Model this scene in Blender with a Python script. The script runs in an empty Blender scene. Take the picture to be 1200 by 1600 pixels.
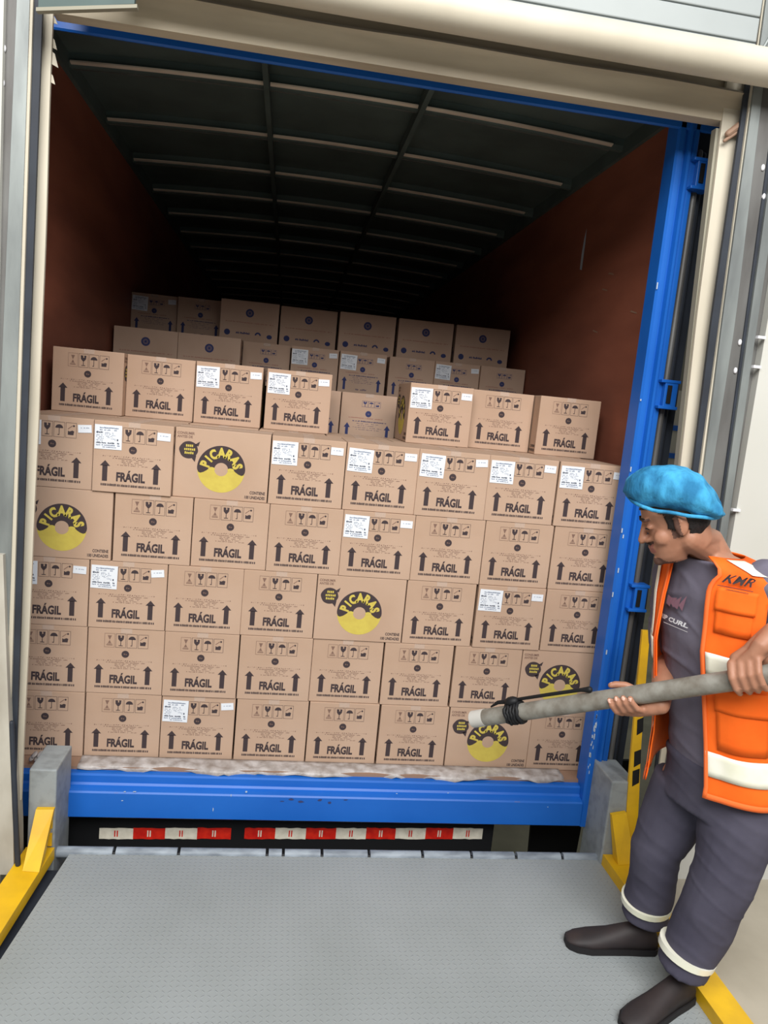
import bpy, bmesh, math, random
from mathutils import Vector, Matrix, noise
random.seed(7)
S = bpy.context.scene
COL = S.collection
PI = math.pi

# ------------------------------------------------------------------ camera
CAM = Vector((0.8556207, -2.9699403, 1.5281894))
YAW, PITCH, ROLL, FPX = 0.1412312, -0.1416699, 0.0969835, 1158.539
_f = Vector((math.sin(YAW)*math.cos(PITCH), math.cos(YAW)*math.cos(PITCH), math.sin(PITCH)))
_r0 = Vector((math.cos(YAW), -math.sin(YAW), 0)); _u0 = _r0.cross(_f)
_r = math.cos(ROLL)*_r0 + math.sin(ROLL)*_u0
_u = -math.sin(ROLL)*_r0 + math.cos(ROLL)*_u0
cd = bpy.data.cameras.new('camera'); co = bpy.data.objects.new('camera', cd); COL.objects.link(co)
co.matrix_world = Matrix(((_r.x, _u.x, -_f.x, CAM.x), (_r.y, _u.y, -_f.y, CAM.y), (_r.z, _u.z, -_f.z, CAM.z), (0, 0, 0, 1)))
cd.sensor_fit = 'VERTICAL'; cd.sensor_height = 24.0; cd.lens = 24.0*FPX/1600.0
cd.clip_start = 0.05; cd.clip_end = 200
S.camera = co

def at(px, py, Y=None, X=None, Z=None):
    """real place of a measured photo point, on the plane where the thing stands"""
    d = _f + _r*((px-600)/FPX) + _u*((800-py)/FPX)
    for i, k in enumerate((X, Y, Z)):
        if k is not None:
            return CAM + d*((k-CAM[i])/d[i])

# ------------------------------------------------------------------ light
w = bpy.data.worlds.new('world'); S.world = w; w.use_nodes = True
w.node_tree.nodes['Background'].inputs[0].default_value = (0.90, 0.95, 1.0, 1)
w.node_tree.nodes['Background'].inputs[1].default_value = 0.20
def area(name, loc, target, sx, sy, power, col=(1, .97, .93)):
    l = bpy.data.lights.new(name, 'AREA'); l.shape = 'RECTANGLE'; l.size = sx; l.size_y = sy
    l.energy = power; l.color = col
    o = bpy.data.objects.new(name, l); COL.objects.link(o); o.location = loc
    o.rotation_euler = (Vector(target)-Vector(loc)).to_track_quat('-Z', 'Y').to_euler()
    return o
area('warehouse_ceiling_lamp', (0.9, -5.6, 4.9), (1.1, 0.0, 0.4), 6.0, 2.4, 560, (1, .985, .96))
area('dock_ceiling_lamp', (1.2, -3.0, 4.6), (1.2, -1.4, 0.0), 4.0, 1.2, 110, (1, .985, .96))
S.view_settings.view_transform = 'Standard'; S.view_settings.look = 'None'
S.view_settings.gamma = 1.0; S.view_settings.use_curve_mapping = False
S.view_settings.exposure = -0.05

# ------------------------------------------------------------------ materials
def lin(c): return tuple(((v/255)/12.92 if v/255 <= .04045 else ((v/255+.055)/1.055)**2.4) for v in c)
def mat(name, rgb, rough=.6, metal=0, nscale=0, namp=.1, rgb2=None, bump=0, bscale=60, spec=.4, coat=0, stretch=None, trans=0, contrast=(.35, .65)):
    m = bpy.data.materials.new(name); m.use_nodes = True
    nt = m.node_tree; b = nt.nodes['Principled BSDF']
    c = lin(rgb)
    b.inputs['Roughness'].default_value = rough; b.inputs['Metallic'].default_value = metal
    b.inputs['Specular IOR Level'].default_value = spec
    if coat: b.inputs['Coat Weight'].default_value = coat
    b.inputs['Base Color'].default_value = (*c, 1)
    tc = nt.nodes.new('ShaderNodeTexCoord'); mp = nt.nodes.new('ShaderNodeMapping')
    nt.links.new(tc.outputs['Object'], mp.inputs[0])
    if stretch: mp.inputs['Scale'].default_value = stretch
    if nscale:
        n = nt.nodes.new('ShaderNodeTexNoise'); n.inputs['Scale'].default_value = nscale; n.inputs['Detail'].default_value = 6
        nt.links.new(mp.outputs[0], n.inputs[0])
        r = nt.nodes.new('ShaderNodeValToRGB')
        c2 = lin(rgb2) if rgb2 else tuple(v*(1-namp) for v in c)
        r.color_ramp.elements[0].position = contrast[0]; r.color_ramp.elements[1].position = contrast[1]
        r.color_ramp.elements[0].color = (*c2, 1); r.color_ramp.elements[1].color = (*c, 1)
        nt.links.new(n.outputs[0], r.inputs[0]); nt.links.new(r.outputs[0], b.inputs['Base Color'])
    if bump:
        n2 = nt.nodes.new('ShaderNodeTexNoise'); n2.inputs['Scale'].default_value = bscale; n2.inputs['Detail'].default_value = 4
        nt.links.new(mp.outputs[0], n2.inputs[0])
        bp = nt.nodes.new('ShaderNodeBump'); bp.inputs['Strength'].default_value = bump; bp.inputs['Distance'].default_value = .01
        nt.links.new(n2.outputs[0], bp.inputs['Height']); nt.links.new(bp.outputs[0], b.inputs['Normal'])
    if trans: b.inputs['Alpha'].default_value = 1-trans
    return m

M = {}
M['card'] = mat('cardboard', (186, 158, 137), .85, nscale=3.2, rgb2=(178, 149, 127), bump=.08, bscale=25, spec=.2)
M['cardB'] = mat('cardboard_blue_print', (190, 162, 142), .85, nscale=3.2, rgb2=(182, 153, 132), bump=.06, bscale=25, spec=.2)
M['ink'] = mat('dark_ink', (66, 56, 58), .8, spec=.2)
M['inkf'] = mat('thin_brown_ink', (124, 98, 86), .8, spec=.2)
M['navy'] = mat('navy_ink', (58, 64, 106), .8, spec=.2)
M['navyf'] = mat('faint_navy_ink', (112, 98, 112), .8, spec=.2)
M['redf'] = mat('faint_red_ink', (160, 110, 98), .8, spec=.2)
M['yel'] = mat('yellow_ink', (202, 184, 86), .8, nscale=30, rgb2=(194, 174, 82), spec=.2)
M['lab'] = mat('white_label', (222, 226, 232), .5)
M['labink'] = mat('grey_label_print', (120, 130, 150), .7)
M['labink2'] = mat('dark_label_print', (70, 76, 92), .7)
M['tape'] = mat('packing_tape', (216, 192, 174), .5, spec=.3, trans=.5)
M['blue'] = mat('blue_truck_paint', (30, 102, 194), .38, nscale=2.5, rgb2=(22, 92, 182), spec=.35, bump=.05, bscale=8)
M['chip'] = mat('chipped_paint', (176, 190, 205), .6)
M['rust'] = mat('rusty_scrape', (150, 120, 100), .7)
M['ply'] = mat('red_plywood', (152, 92, 72), .62, nscale=5, rgb2=(128, 76, 60), bump=.08, bscale=20, spec=.3, stretch=(1, .25, 1))
M['roof'] = mat('dark_truck_roof', (84, 100, 98), .7, nscale=3, rgb2=(70, 84, 82))
M['bow'] = mat('lit_galvanized_flange', (232, 222, 206), .5, nscale=6, rgb2=(190, 180, 166), stretch=(.4, 3, 3))  # pale metal; the flange's lit edge is put into the colour
M['black'] = mat('black_steel', (16, 17, 20), .6)
M['rubber'] = mat('black_rubber', (48, 54, 64), .6, nscale=6, rgb2=(38, 42, 50))
M['cream'] = mat('cream_vinyl', (204, 196, 178), .55, nscale=4, rgb2=(192, 184, 166), bump=.12, bscale=4, stretch=(1, 1, .5))
M['creamd'] = mat('dirty_cream_vinyl', (196, 184, 162), .6, nscale=5, rgb2=(168, 156, 136), bump=.2, bscale=5, stretch=(.3, 2, 2))
M['khaki'] = mat('khaki_vinyl', (146, 142, 126), .6)
M['galv'] = mat('galvanized_frame', (150, 156, 154), .45, metal=.35, nscale=4, rgb2=(112, 116, 116), bump=.05, bscale=10, stretch=(2, 2, .5))
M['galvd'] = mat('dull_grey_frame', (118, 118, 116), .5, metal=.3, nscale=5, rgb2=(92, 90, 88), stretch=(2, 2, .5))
M['white'] = mat('white_wall_paint', (206, 206, 200), .7, nscale=1.2, rgb2=(196, 196, 188))
M['dirtw'] = mat('stained_white_wall', (190, 186, 174), .75, nscale=4, rgb2=(146, 138, 124), contrast=(.28, .6), stretch=(1.5, 1.5, .6))
M['slat'] = mat('grey_door_panel', (162, 168, 168), .5, nscale=2, rgb2=(152, 158, 158))
M['yellow'] = mat('yellow_safety_paint', (232, 184, 26), .45, nscale=9, rgb2=(212, 166, 30), bump=.05, bscale=12)
M['post'] = mat('scuffed_grey_steel', (152, 158, 160), .55, metal=.1, nscale=22, rgb2=(132, 137, 138), bump=.1, bscale=18, contrast=(.3, .55))
M['lip'] = mat('painted_lip_steel', (152, 162, 172), .5, nscale=10, rgb2=(110, 118, 128), stretch=(1, 3, 3))
M['concrete'] = mat('beige_concrete', (178, 170, 154), .8, nscale=4, rgb2=(164, 156, 140), bump=.05)
M['ground'] = mat('yard_ground', (206, 202, 172), .9, nscale=3, rgb2=(180, 176, 148))
M['pipe'] = mat('old_grey_pipe', (150, 148, 140), .55, metal=.15, nscale=22, rgb2=(118, 112, 102), bump=.08, bscale=40)
M['pale'] = mat('pale_pipe_end', (196, 194, 188), .6)
M['rtape_w'] = mat('white_reflective_tape', (238, 232, 214), .35, nscale=30, rgb2=(215, 208, 190)); 
M['rtape_r'] = mat('red_reflective_tape', (226, 48, 30), .35, nscale=30, rgb2=(196, 30, 24))
M['plastic'] = mat('torn_plastic', (196, 190, 188), .35, nscale=22, rgb2=(150, 140, 134), bump=.5, bscale=30, trans=.12)
M['skin'] = mat('skin', (170, 122, 98), .5, nscale=14, rgb2=(158, 110, 86), bump=.04, bscale=120)
M['stub'] = mat('stubble_skin', (84, 58, 50), .7, nscale=60, rgb2=(104, 74, 62))
M['lips'] = mat('lips', (150, 92, 82), .45)
M['nail'] = mat('nail', (226, 180, 162), .3)
M['hair'] = mat('black_hair', (30, 24, 24), .6, nscale=80, rgb2=(18, 14, 14), bump=.3, bscale=160)
M['shirt'] = mat('slate_tshirt', (112, 108, 122), .9, nscale=5, rgb2=(100, 96, 110), bump=.5, bscale=9, spec=.15)
M['red'] = mat('faded_red_print', (130, 94, 108), .9)
M['txt'] = mat('white_print', (222, 222, 226), .7)
M['orange'] = mat('orange_vest_cloth', (250, 112, 34), .75, nscale=6, rgb2=(240, 98, 26), bump=.35, bscale=10, spec=.2)
M['oranged'] = mat('orange_vest_binding', (244, 112, 48), .8)
M['refl'] = mat('silver_reflective_strip', (246, 244, 232), .25, metal=.15, nscale=8, rgb2=(232, 232, 205))
M['pants'] = mat('charcoal_trousers', (82, 80, 94), .9, nscale=5, rgb2=(70, 68, 82), bump=.5, bscale=7, spec=.15)
M['shoe'] = mat('dark_shoe', (52, 44, 44), .6, nscale=10, rgb2=(38, 34, 36))
M['sole'] = mat('black_sole', (28, 26, 28), .7)

# tread plate: rows of raised lozenges of alternating slant
def tread():
    m = mat('tread_plate', (150, 156, 158), .6, metal=.0, nscale=2.2, rgb2=(142, 148, 149))
    nt = m.node_tree; N = nt.nodes; L = nt.links; b = N['Principled BSDF']
    tc = N.new('ShaderNodeTexCoord'); sp = N.new('ShaderNodeSeparateXYZ'); L.new(tc.outputs['Object'], sp.inputs[0])
    def mth(op, a, c=None):
        n = N.new('ShaderNodeMath'); n.operation = op
        for i, v in enumerate((a, c)):
            if v is None: continue
            if isinstance(v, (int, float)): n.inputs[i].default_value = v
            else: L.new(v, n.inputs[i])
        return n.outputs[0]
    cell = 52.0
    x = mth('MULTIPLY', sp.outputs[0], cell); y = mth('MULTIPLY', sp.outputs[1], cell)
    ix = mth('FLOOR', x); iy = mth('FLOOR', y)
    fx = mth('SUBTRACT', mth('SUBTRACT', x, ix), .5); fy = mth('SUBTRACT', mth('SUBTRACT', y, iy), .5)
    par = mth('MODULO', mth('ABSOLUTE', mth('ADD', ix, iy)), 2.0)
    sg = mth('SUBTRACT', mth('MULTIPLY', par, 2.0), 1.0)
    a = mth('ADD', fx, mth('MULTIPLY', fy, sg)); c = mth('SUBTRACT', mth('MULTIPLY', fx, sg), fy)
    c = mth('SUBTRACT', fx, mth('MULTIPLY', fy, sg))
    e = mth('ADD', mth('MULTIPLY', mth('MULTIPLY', a, a), 3.2), mth('MULTIPLY', mth('MULTIPLY', c, c), 30.0))
    h = mth('MAXIMUM', mth('SUBTRACT', 1.0, e), 0.0)
    bp = N.new('ShaderNodeBump'); bp.inputs['Strength'].default_value = .6; bp.inputs['Distance'].default_value = .0022
    L.new(h, bp.inputs['Height']); L.new(bp.outputs[0], b.inputs['Normal'])
    return m
M['tread'] = tread()

# blue hair-net cloth
def netmat():
    m = mat('blue_net', (74, 168, 216), .8, nscale=18, rgb2=(46, 118, 162), bump=1.0, bscale=34, spec=.15, contrast=(.38, .62), stretch=(1, 1, .45))
    b = m.node_tree.nodes['Principled BSDF']; b.inputs['Alpha'].default_value = .9
    return m
M['net'] = netmat()

# ------------------------------------------------------------------ helpers
class MB:
    """collects shapes, with a material per face"""
    def __init__(s): s.v = []; s.f = []; s.m = []; s.mats = []
    def mi(s, m):
        if m not in s.mats: s.mats.append(m)
        return s.mats.index(m)
    def add(s, vs, fs, m):
        o = len(s.v); k = s.mi(m)
        s.v += [tuple(v) for v in vs]
        for f in fs: s.f.append([o+i for i in f]); s.m.append(k)
    def box(s, a, b, m, bev=0):
        x0, y0, z0 = (min(a[i], b[i]) for i in range(3)); x1, y1, z1 = (max(a[i], b[i]) for i in range(3))
        if bev:
            bm = bmesh.new(); bmesh.ops.create_cube(bm, size=1)
            for v in bm.verts: v.co = Vector(((x0+x1)/2+v.co.x*(x1-x0), (y0+y1)/2+v.co.y*(y1-y0), (z0+z1)/2+v.co.z*(z1-z0)))
            bmesh.ops.bevel(bm, geom=bm.edges[:], offset=bev, segments=2, profile=.5, affect='EDGES')
            bm.verts.index_update()
            s.add([v.co for v in bm.verts], [[v.index for v in f.verts] for f in bm.faces], m); bm.free(); return
        vs = [(x0,y0,z0),(x1,y0,z0),(x1,y1,z0),(x0,y1,z0),(x0,y0,z1),(x1,y0,z1),(x1,y1,z1),(x0,y1,z1)]
        s.add(vs, [(0,3,2,1),(4,5,6,7),(0,1,5,4),(1,2,6,5),(2,3,7,6),(3,0,4,7)], m)
    def prism(s, poly, axis, a, b, m):
        """extrude a 2-D outline along axis (0,1,2) from a to b"""
        def P(p, t):
            q = list(p); q.insert(axis, t); return q
        n = len(poly)
        vs = [P(p, a) for p in poly]+[P(p, b) for p in poly]
        fs = [list(range(n))[::-1], [n+i for i in range(n)]]+[[i, (i+1) % n, n+(i+1) % n, n+i] for i in range(n)]
        s.add(vs, fs, m)
    def hexa(s, bot, top, m):
        s.add(list(bot)+list(top), [(0,3,2,1),(4,5,6,7),(0,1,5,4),(1,2,6,5),(2,3,7,6),(3,0,4,7)], m)
    def tube(s, pts, radii, m, n=12, cap=True):
        """round-ended tapered tube through points"""
        pts = [Vector(p) for p in pts]
        if isinstance(radii, (int, float)): radii = [radii]*len(pts)
        P, Rr = [], []
        if cap:
            d = (pts[0]-pts[1]).normalized()
            for k in (.98, .75, .4): P.append(pts[0]+d*radii[0]*k); Rr.append(radii[0]*math.sqrt(1-k*k))
        P += pts; Rr += list(radii)
        if cap:
            d = (pts[-1]-pts[-2]).normalized()
            for k in (.4, .75, .98): P.append(pts[-1]+d*radii[-1]*k); Rr.append(radii[-1]*math.sqrt(1-k*k))
        up = None; vs = []; fs = []
        for i, p in enumerate(P):
            t = (P[min(i+1, len(P)-1)]-P[max(i-1, 0)]).normalized()
            if up is None: up = t.orthogonal().normalized()
            up = (up-t*up.dot(t)).normalized(); sd = t.cross(up)
            for k in range(n):
                a = 2*PI*k/n; vs.append(p+(up*math.cos(a)+sd*math.sin(a))*Rr[i])
        for i in range(len(P)-1):
            for k in range(n): fs.append([i*n+k, i*n+(k+1) % n, (i+1)*n+(k+1) % n, (i+1)*n+k])
        fs.append(list(range(n))[::-1]); fs.append([(len(P)-1)*n+k for k in range(n)])
        s.add(vs, fs, m)
    def rings(s, rings, m):
        n = len(rings[0]); vs = [p for r in rings for p in r]; fs = []
        for i in range(len(rings)-1):
            for k in range(n): fs.append([i*n+k, i*n+(k+1) % n, (i+1)*n+(k+1) % n, (i+1)*n+k])
        fs.append(list(range(n))[::-1]); fs.append([(len(rings)-1)*n+k for k in range(n)])
        s.add(vs, fs, m)
    def ellipsoid(s, c, ax, m, nu=20, nv=12):
        """ax: three semi-axis vectors"""
        c = Vector(c); ax = [Vector(a) for a in ax]; rings = []
        for j in range(1, nv):
            t = -PI/2+PI*j/nv
            rings.append([c+ax[2]*math.sin(t)+(ax[0]*math.cos(2*PI*k/nu)+ax[1]*math.sin(2*PI*k/nu))*math.cos(t) for k in range(nu)])
        s.rings(rings, m)
    def mesh(s, name):
        me = bpy.data.meshes.new(name); me.from_pydata([tuple(v) for v in s.v], [], s.f)
        for m in s.mats: me.materials.append(M[m])
        me.polygons.foreach_set('material_index', s.m); me.update(); return me
    def build(s, name, parent=None, loc=(0,0,0), smooth=False):
        me = s.mesh(name); o = bpy.data.objects.new(name, me); COL.objects.link(o); o.location = loc
        if parent: o.parent = parent
        if smooth: shade(me, smooth)
        return o
def shade(me, ang=True):
    me.polygons.foreach_set('use_smooth', [True]*len(me.polygons))
    if ang is not True:
        try: me.set_sharp_from_angle(angle=math.radians(ang))
        except Exception: pass
def tag(o, label, cat=None, group=None, kind=None):
    if label: o['label'] = label
    if cat: o['category'] = cat
    if group: o['group'] = group
    if kind: o['kind'] = kind
    return o
def struct(o, label=None): o['kind'] = 'structure'; 
def empty(name, loc, label, cat, group=None, rz=0):
    o = bpy.data.objects.new(name, None); COL.objects.link(o); o.location = loc; o.rotation_euler.z = rz
    o.empty_display_size = .1
    return tag(o, label, cat, group)
def lpart(mb, name, parent, smooth=False):
    """build a part given in world coordinates under a parent at the parent's place"""
    L = Vector(parent.location); 
    p = parent.parent
    while p: L = L+Vector(p.location); p = p.parent
    mb.v = [tuple(Vector(v)-L) for v in mb.v]
    return mb.build(name, parent, smooth=smooth)
def fused(mb, name, voxel, parent, smooth_it=8, fac=.5, mats=None, noise_amp=0, noise_scale=6, folds=0):
    """one continuous surface grown around overlapping volumes"""
    me = mb.mesh('tmp'); o = bpy.data.objects.new('tmp', me); COL.objects.link(o)
    r = o.modifiers.new('r', 'REMESH'); r.mode = 'VOXEL'; r.voxel_size = voxel; r.use_smooth_shade = True
    if smooth_it:
        sm = o.modifiers.new('s', 'SMOOTH'); sm.iterations = smooth_it; sm.factor = fac
    dg = bpy.context.evaluated_depsgraph_get(); dg.update()
    me2 = bpy.data.meshes.new_from_object(o.evaluated_get(dg)); me2.name = name
    bpy.data.objects.remove(o); me2.materials.clear()
    for m in (mats or [mb.mats[0]]): me2.materials.append(M[m])
    me2.polygons.foreach_set('material_index', [0]*len(me2.polygons))
    if noise_amp:
        nrm = [v.normal.copy() for v in me2.vertices]
        for v, n in zip(me2.vertices, nrm):
            q = Vector(v.co); q = q*noise_scale if isinstance(noise_scale, (int, float)) else Vector((q.x*noise_scale[0], q.y*noise_scale[1], q.z*noise_scale[2]))
            d_ = noise_amp*noise.noise(q+Vector((3.1, 0, 0)))
            if folds:      # cloth folds: thin ridges
                f_ = noise.noise(Vector((v.co.x*6+v.co.z*9, v.co.y*6-v.co.z*4, v.co.z*10+v.co.x*5))); d_ += folds*(1-min(1, abs(f_)*4.5))
            v.co += n*d_
    L = Vector((0, 0, 0)); p = parent
    while p: L += Vector(p.location); p = p.parent
    for v in me2.vertices: v.co -= L
    shade(me2)
    o2 = bpy.data.objects.new(name, me2); COL.objects.link(o2)
    if parent: o2.parent = parent
    return o2

_tc = {}
def text2d(txt, size, bold=.0, sx=1.0, align='LEFT', shear=0):
    """flat outline of a word: verts, faces, width"""
    key = (txt, bold)
    if key not in _tc:
        c = bpy.data.curves.new('t', 'FONT'); c.body = txt; c.size = 1; c.offset = bold; c.resolution_u = 3
        o = bpy.data.objects.new('t', c); COL.objects.link(o)
        dg = bpy.context.evaluated_depsgraph_get(); dg.update()
        me = bpy.data.meshes.new_from_object(o.evaluated_get(dg))
        _tc[key] = ([(v.co.x, v.co.y) for v in me.vertices], [list(p.vertices) for p in me.polygons])
        bpy.data.objects.remove(o)
    v, f = _tc[key]
    x0 = min(p[0] for p in v); x1 = max(p[0] for p in v)
    cx = {'LEFT': x0, 'CENTER': (x0+x1)/2, 'RIGHT': x1}[align]
    return [((p[0]-cx)*size*sx+p[1]*size*shear, p[1]*size) for p in v], f, (x1-x0)*size*sx

# ------------------------------------------------------------------ building shell
ZR = -0.235
# floor of the dock, both sides of the leveler
b = MB(); b.box((2.36, -9, ZR-.3), (6, -.42, ZR), 'concrete'); b.box((-5, -9, ZR-.3), (-.02, -.42, ZR), 'concrete')
b.box((-.02, -9, ZR-.3), (2.36, -3.6, ZR), 'concrete')
struct(b.build('floor'))
b = MB(); b.box((-12, -.38, -1.5), (16, 24, -1.3), 'ground'); struct(b.build('ground'))
b = MB(); b.box((at(1160, 740, Y=-.42).x, -.42, ZR), (6, -.30, 5.2), 'white'); struct(b.build('wall_right'))
b = MB(); b.box((-5, -.425, ZR), (-.072, -.30, 5.2), 'white'); struct(b.build('wall_left'))
b = MB(); b.box((-.16, -.42, 3.5), (2.62, -.38, 5.2), 'white'); struct(b.build('wall_top'))
b = MB(); b.box((-.02, -.62, -1.3), (2.36, -.5, ZR-.35), 'concrete'); b.box((-5, -.62, -1.3), (-.02, -.42, ZR-.3), 'concrete'); b.box((2.36, -.62, -1.3), (6, -.42, ZR-.3), 'concrete')
struct(b.build('wall_pit'))

# sectional door drawn up over the opening
door = empty('door_1', (1.2, -.72, 2.86), None, None); struct(door)
b = MB()
zz = [at(1100, 105, Y=-.44).z, at(1100, 55, Y=-.44).z, at(1100, 14, Y=-.44).z]; zz += [zz[-1]+.09*k for k in range(1, 8)]
for z0, z1 in zip(zz, zz[1:]): b.box((.1, -.45, z0+.002), (at(1183, 60, Y=-.45).x, -.43, z1-.002), 'slat', .004)
lpart(b, 'door_panel', door)
q = at(1180, 78, Y=-.47); b = MB(); b.tube([(q.x-.05, -.47, q.z), (q.x+.04, -.47, q.z-.004)], .006, 'galv', 8); b.tube([(q.x+.02, -.46, q.z-.015), (q.x+.05, -.46, q.z+.05)], .006, 'galv', 8); lpart(b, 'roller_bracket', door)

# dock shelter: cream side curtains, head curtain, rubber edges
sh = empty('dock_shelter', (1.2, -.36, ZR), 'cream vinyl dock shelter framing the back of the blue truck', 'dock shelter')
def strip(name, cols, z0, z1, Y, parent, m, thick=.012, wav=0, seed=0):
    """vertical band whose two edges may lean: cols=((xl,xr) low,(xl,xr) high)"""
    n = 26; mb = MB(); F = []; 
    for i in range(n+1):
        t = i/n; z = z0+(z1-z0)*t
        xl = cols[0][0]*(1-t)+cols[1][0]*t; xr = cols[0][1]*(1-t)+cols[1][1]*t
        w1 = wav*noise.noise(Vector((z*2.3, seed, 0))); w2 = wav*noise.noise(Vector((z*2.3, seed+5, 1)))
        F.append([(xl+w1, Y, z), (xr+w2, Y, z), (xr+w2, Y+thick, z), (xl+w1, Y+thick, z)])
    mb.rings(F, m); return lpart(mb, name, parent)
def column(name, marks, Y, parent, m, thick=.012, wav=0, seed=0):
    """upright band through measured edges: marks = (left, right, height) in the photo, top first"""
    P = []
    for l, r, y in marks:
        a_, b_ = at(l, y, Y=Y), at(r, y, Y=Y); P.append((a_.z, a_.x, b_.x))
    P.sort(); n = 30; F = []; mb = MB(); z0, z1 = max(P[0][0], ZR+.002), P[-1][0]
    for i in range(n+1):
        z = z0+(z1-z0)*i/n
        for p, q in zip(P, P[1:]):
            if z <= q[0]+1e-6: break
        t = (z-p[0])/(q[0]-p[0]); xl_ = p[1]+(q[1]-p[1])*t; xr_ = p[2]+(q[2]-p[2])*t
        w1 = wav*noise.noise(Vector((z*2.3, seed, 0))); w2 = wav*noise.noise(Vector((z*2.3, seed+5, 1)))
        F.append([(xl_+w1, Y, z), (xr_+w2, Y, z), (xr_+w2, Y+thick, z), (xl_+w1, Y+thick, z)])
    mb.rings(F, m); return lpart(mb, name, parent)
def ext(l0, r0, y0, l1, r1, y1, y2):
    k = (y2-y1)/(y1-y0); return (l1+(l1-l0)*k, r1+(r1-r0)*k, y2)
def colR(name, a_, b_, c_, Y, parent, m, **k):
    """a_, b_, c_: (left, right) at photo heights 200, 500, 740; carried on above and below"""
    column(name, [ext(*b_, 500, *a_, 200, -60), (*a_, 200), (*b_, 500), (*c_, 740), ext(*b_, 500, *c_, 740, 1420)], Y, parent, m, **k)
def colL(name, a_, b_, c_, Y, parent, m, low=1250, top=-40, **k):
    column(name, [ext(*b_, 640, *a_, 100, top), (*a_, 100), (*b_, 640), (*c_, 1100), ext(*b_, 640, *c_, 1100, low)], Y, parent, m, **k)
colL('side_curtain', (61, 80), (41, 61), (26, 40), -.350, sh, 'cream', top=15, wav=.002)
column('side_curtain', [(1160, 1193, -60), (1127, 1157, 200), (1089, 1113, 500), (1062, 1083, 740), (1040, 1062, 930), (1028, 1050, 1040)], -.350, sh, 'cream', wav=.002, seed=4)
column('curtain_return', [(1119, 1128, 200), (1084, 1090, 500), (1058, 1063, 740), (1040, 1044, 900)], -.335, sh, 'khaki', thick=.03)
colL('rubber_edge', (48, 63), (30, 43), (16, 28), -.39, sh, 'rubber')
for (px, py, dx, dy) in ((82, 28, 8, 10), (81, 62, 8, 16), (80, 84, 11, 22), (79, 118, 7, 14)):
    b = MB(); q = [at(px-4, py-8, Y=-.345), at(px+dx*.5, py, Y=-.34), at(px+dx, py+dy, Y=-.335), at(px-4, py+dy*.6, Y=-.345)]
    b.hexa(q, [p+Vector((0, .003, 0)) for p in q], 'cream'); lpart(b, 'torn_edge', sh)
colR('rubber_edge', (1156, 1166), (1112, 1126), (1082, 1093), -.39, sh, 'rubber')
colL('piping', (42, 48.5), (24, 31), (9, 17), -.40, sh, 'cream')
colR('piping', (1166, 1170), (1126, 1129), (1093, 1099), -.40, sh, 'cream')
# head curtain: two folds of vinyl hanging over the truck's rear header
def head_profile(x):
    t = x/2.4; s = .02*noise.noise(Vector((x*1.7, 0, 0)))
    return [(-.345, 2.634), (-.348, 2.67), (-.362, 2.703+s*.3), (-.385, 2.716+s*.4), (-.372, 2.728+s*.4), (-.33, 2.745), (-.32, 2.79), (-.31, 2.95), (-.29, 2.95), (-.29, 2.634)]
mb = MB(); R_ = []
for i in range(41):
    x = .04+(2.40-.04)*i/40; R_.append([(x, y, z) for y, z in head_profile(x)])
mb.rings(R_, 'creamd'); lpart(mb, 'head_curtain', sh, smooth=50)
mb = MB(); R_ = []
for i in range(41):
    x = .24+(2.60-.24)*i/40; s = .006*noise.noise(Vector((x*2.1, 4, 0)))
    R_.append([(x, -.50+.062*math.cos(a)+s, 2.752+.055*math.sin(a)+s*.5) for a in [2*PI*k/14 for k in range(14)]])
mb.rings(R_, 'cream'); lpart(mb, 'rolled_hood', sh, smooth=60)
mb = MB(); mb.box((.09, -.345, 2.618), (2.2, -.335, 2.660), 'cream'); mb = None
b = MB(); b.tube([(2.31, -.37, 2.585), (2.365, -.37, 2.635)], .012, 'rust', 8); b.tube([(2.30, -.37, 2.56), (2.365, -.37, 2.612)], .006, 'rust', 8); lpart(b, 'corner_strap', sh)

tr1 = bpy.data.objects.new('trim_1', None); COL.objects.link(tr1); tr1.location = (-.1, -.42, ZR); struct(tr1)
column('stained_wall_edge', [(-260, 5, 850), (-260, 10, 1000), (-260, 15, 1150), (-260, 21, 1300), (-260, 22, 1400)], -.428, tr1, 'dirtw', thick=.1)
# galvanized door tracks and frame posts on both sides
fr = empty('door_frame', (2.5, -.5, ZR), 'galvanized door frame post beside the right cream curtain', 'door frame', 'door frame posts')
colR('light_channel', (1170, 1185), (1129, 1149.5), (1099, 1112), -.41, fr, 'galv', thick=.03)
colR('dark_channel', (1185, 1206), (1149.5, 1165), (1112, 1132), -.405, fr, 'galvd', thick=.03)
colR('steel_angle', (1206, 1214), (1165, 1172), (1132, 1138), -.41, fr, 'rubber', thick=.03)
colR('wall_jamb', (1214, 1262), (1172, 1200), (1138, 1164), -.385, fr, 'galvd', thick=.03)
colR('track_tube', (1214, 1230), (1172, 1184), (1138, 1149.5), -.42, fr, 'galv', thick=.025)
for (px, py) in ((1192, 262), (1193, 307), (1156, 535), (1149, 579), (1147, 720)):
    q = at(px, py, Y=-.407); b = MB(); b.ellipsoid(q, [(.007, 0, 0), (0, .006, 0), (0, 0, .012)], 'txt', 10, 6); lpart(b, 'bolt', fr, True)
for (px, py) in ((1187, 529), (1180, 575), (1148, 799)):
    q = at(px, py, Y=-.43); b = MB(); b.box((q.x-.008, -.432, q.z), (q.x+.022, -.415, q.z+.010), 'txt'); lpart(b, 'track_clip', fr)
fl = empty('door_frame', (-.12, -.5, ZR), 'galvanized door frame post beside the left cream curtain', 'door frame', 'door frame posts')
colL('light_channel', (22, 43), (0, 25), (-22, 9.5), -.405, fl, 'galv', low=1120, thick=.03)
colL('dark_channel', (-40, 22), (-60, 0), (-80, -22), -.405, fl, 'galvd', low=1120, thick=.03)
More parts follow.
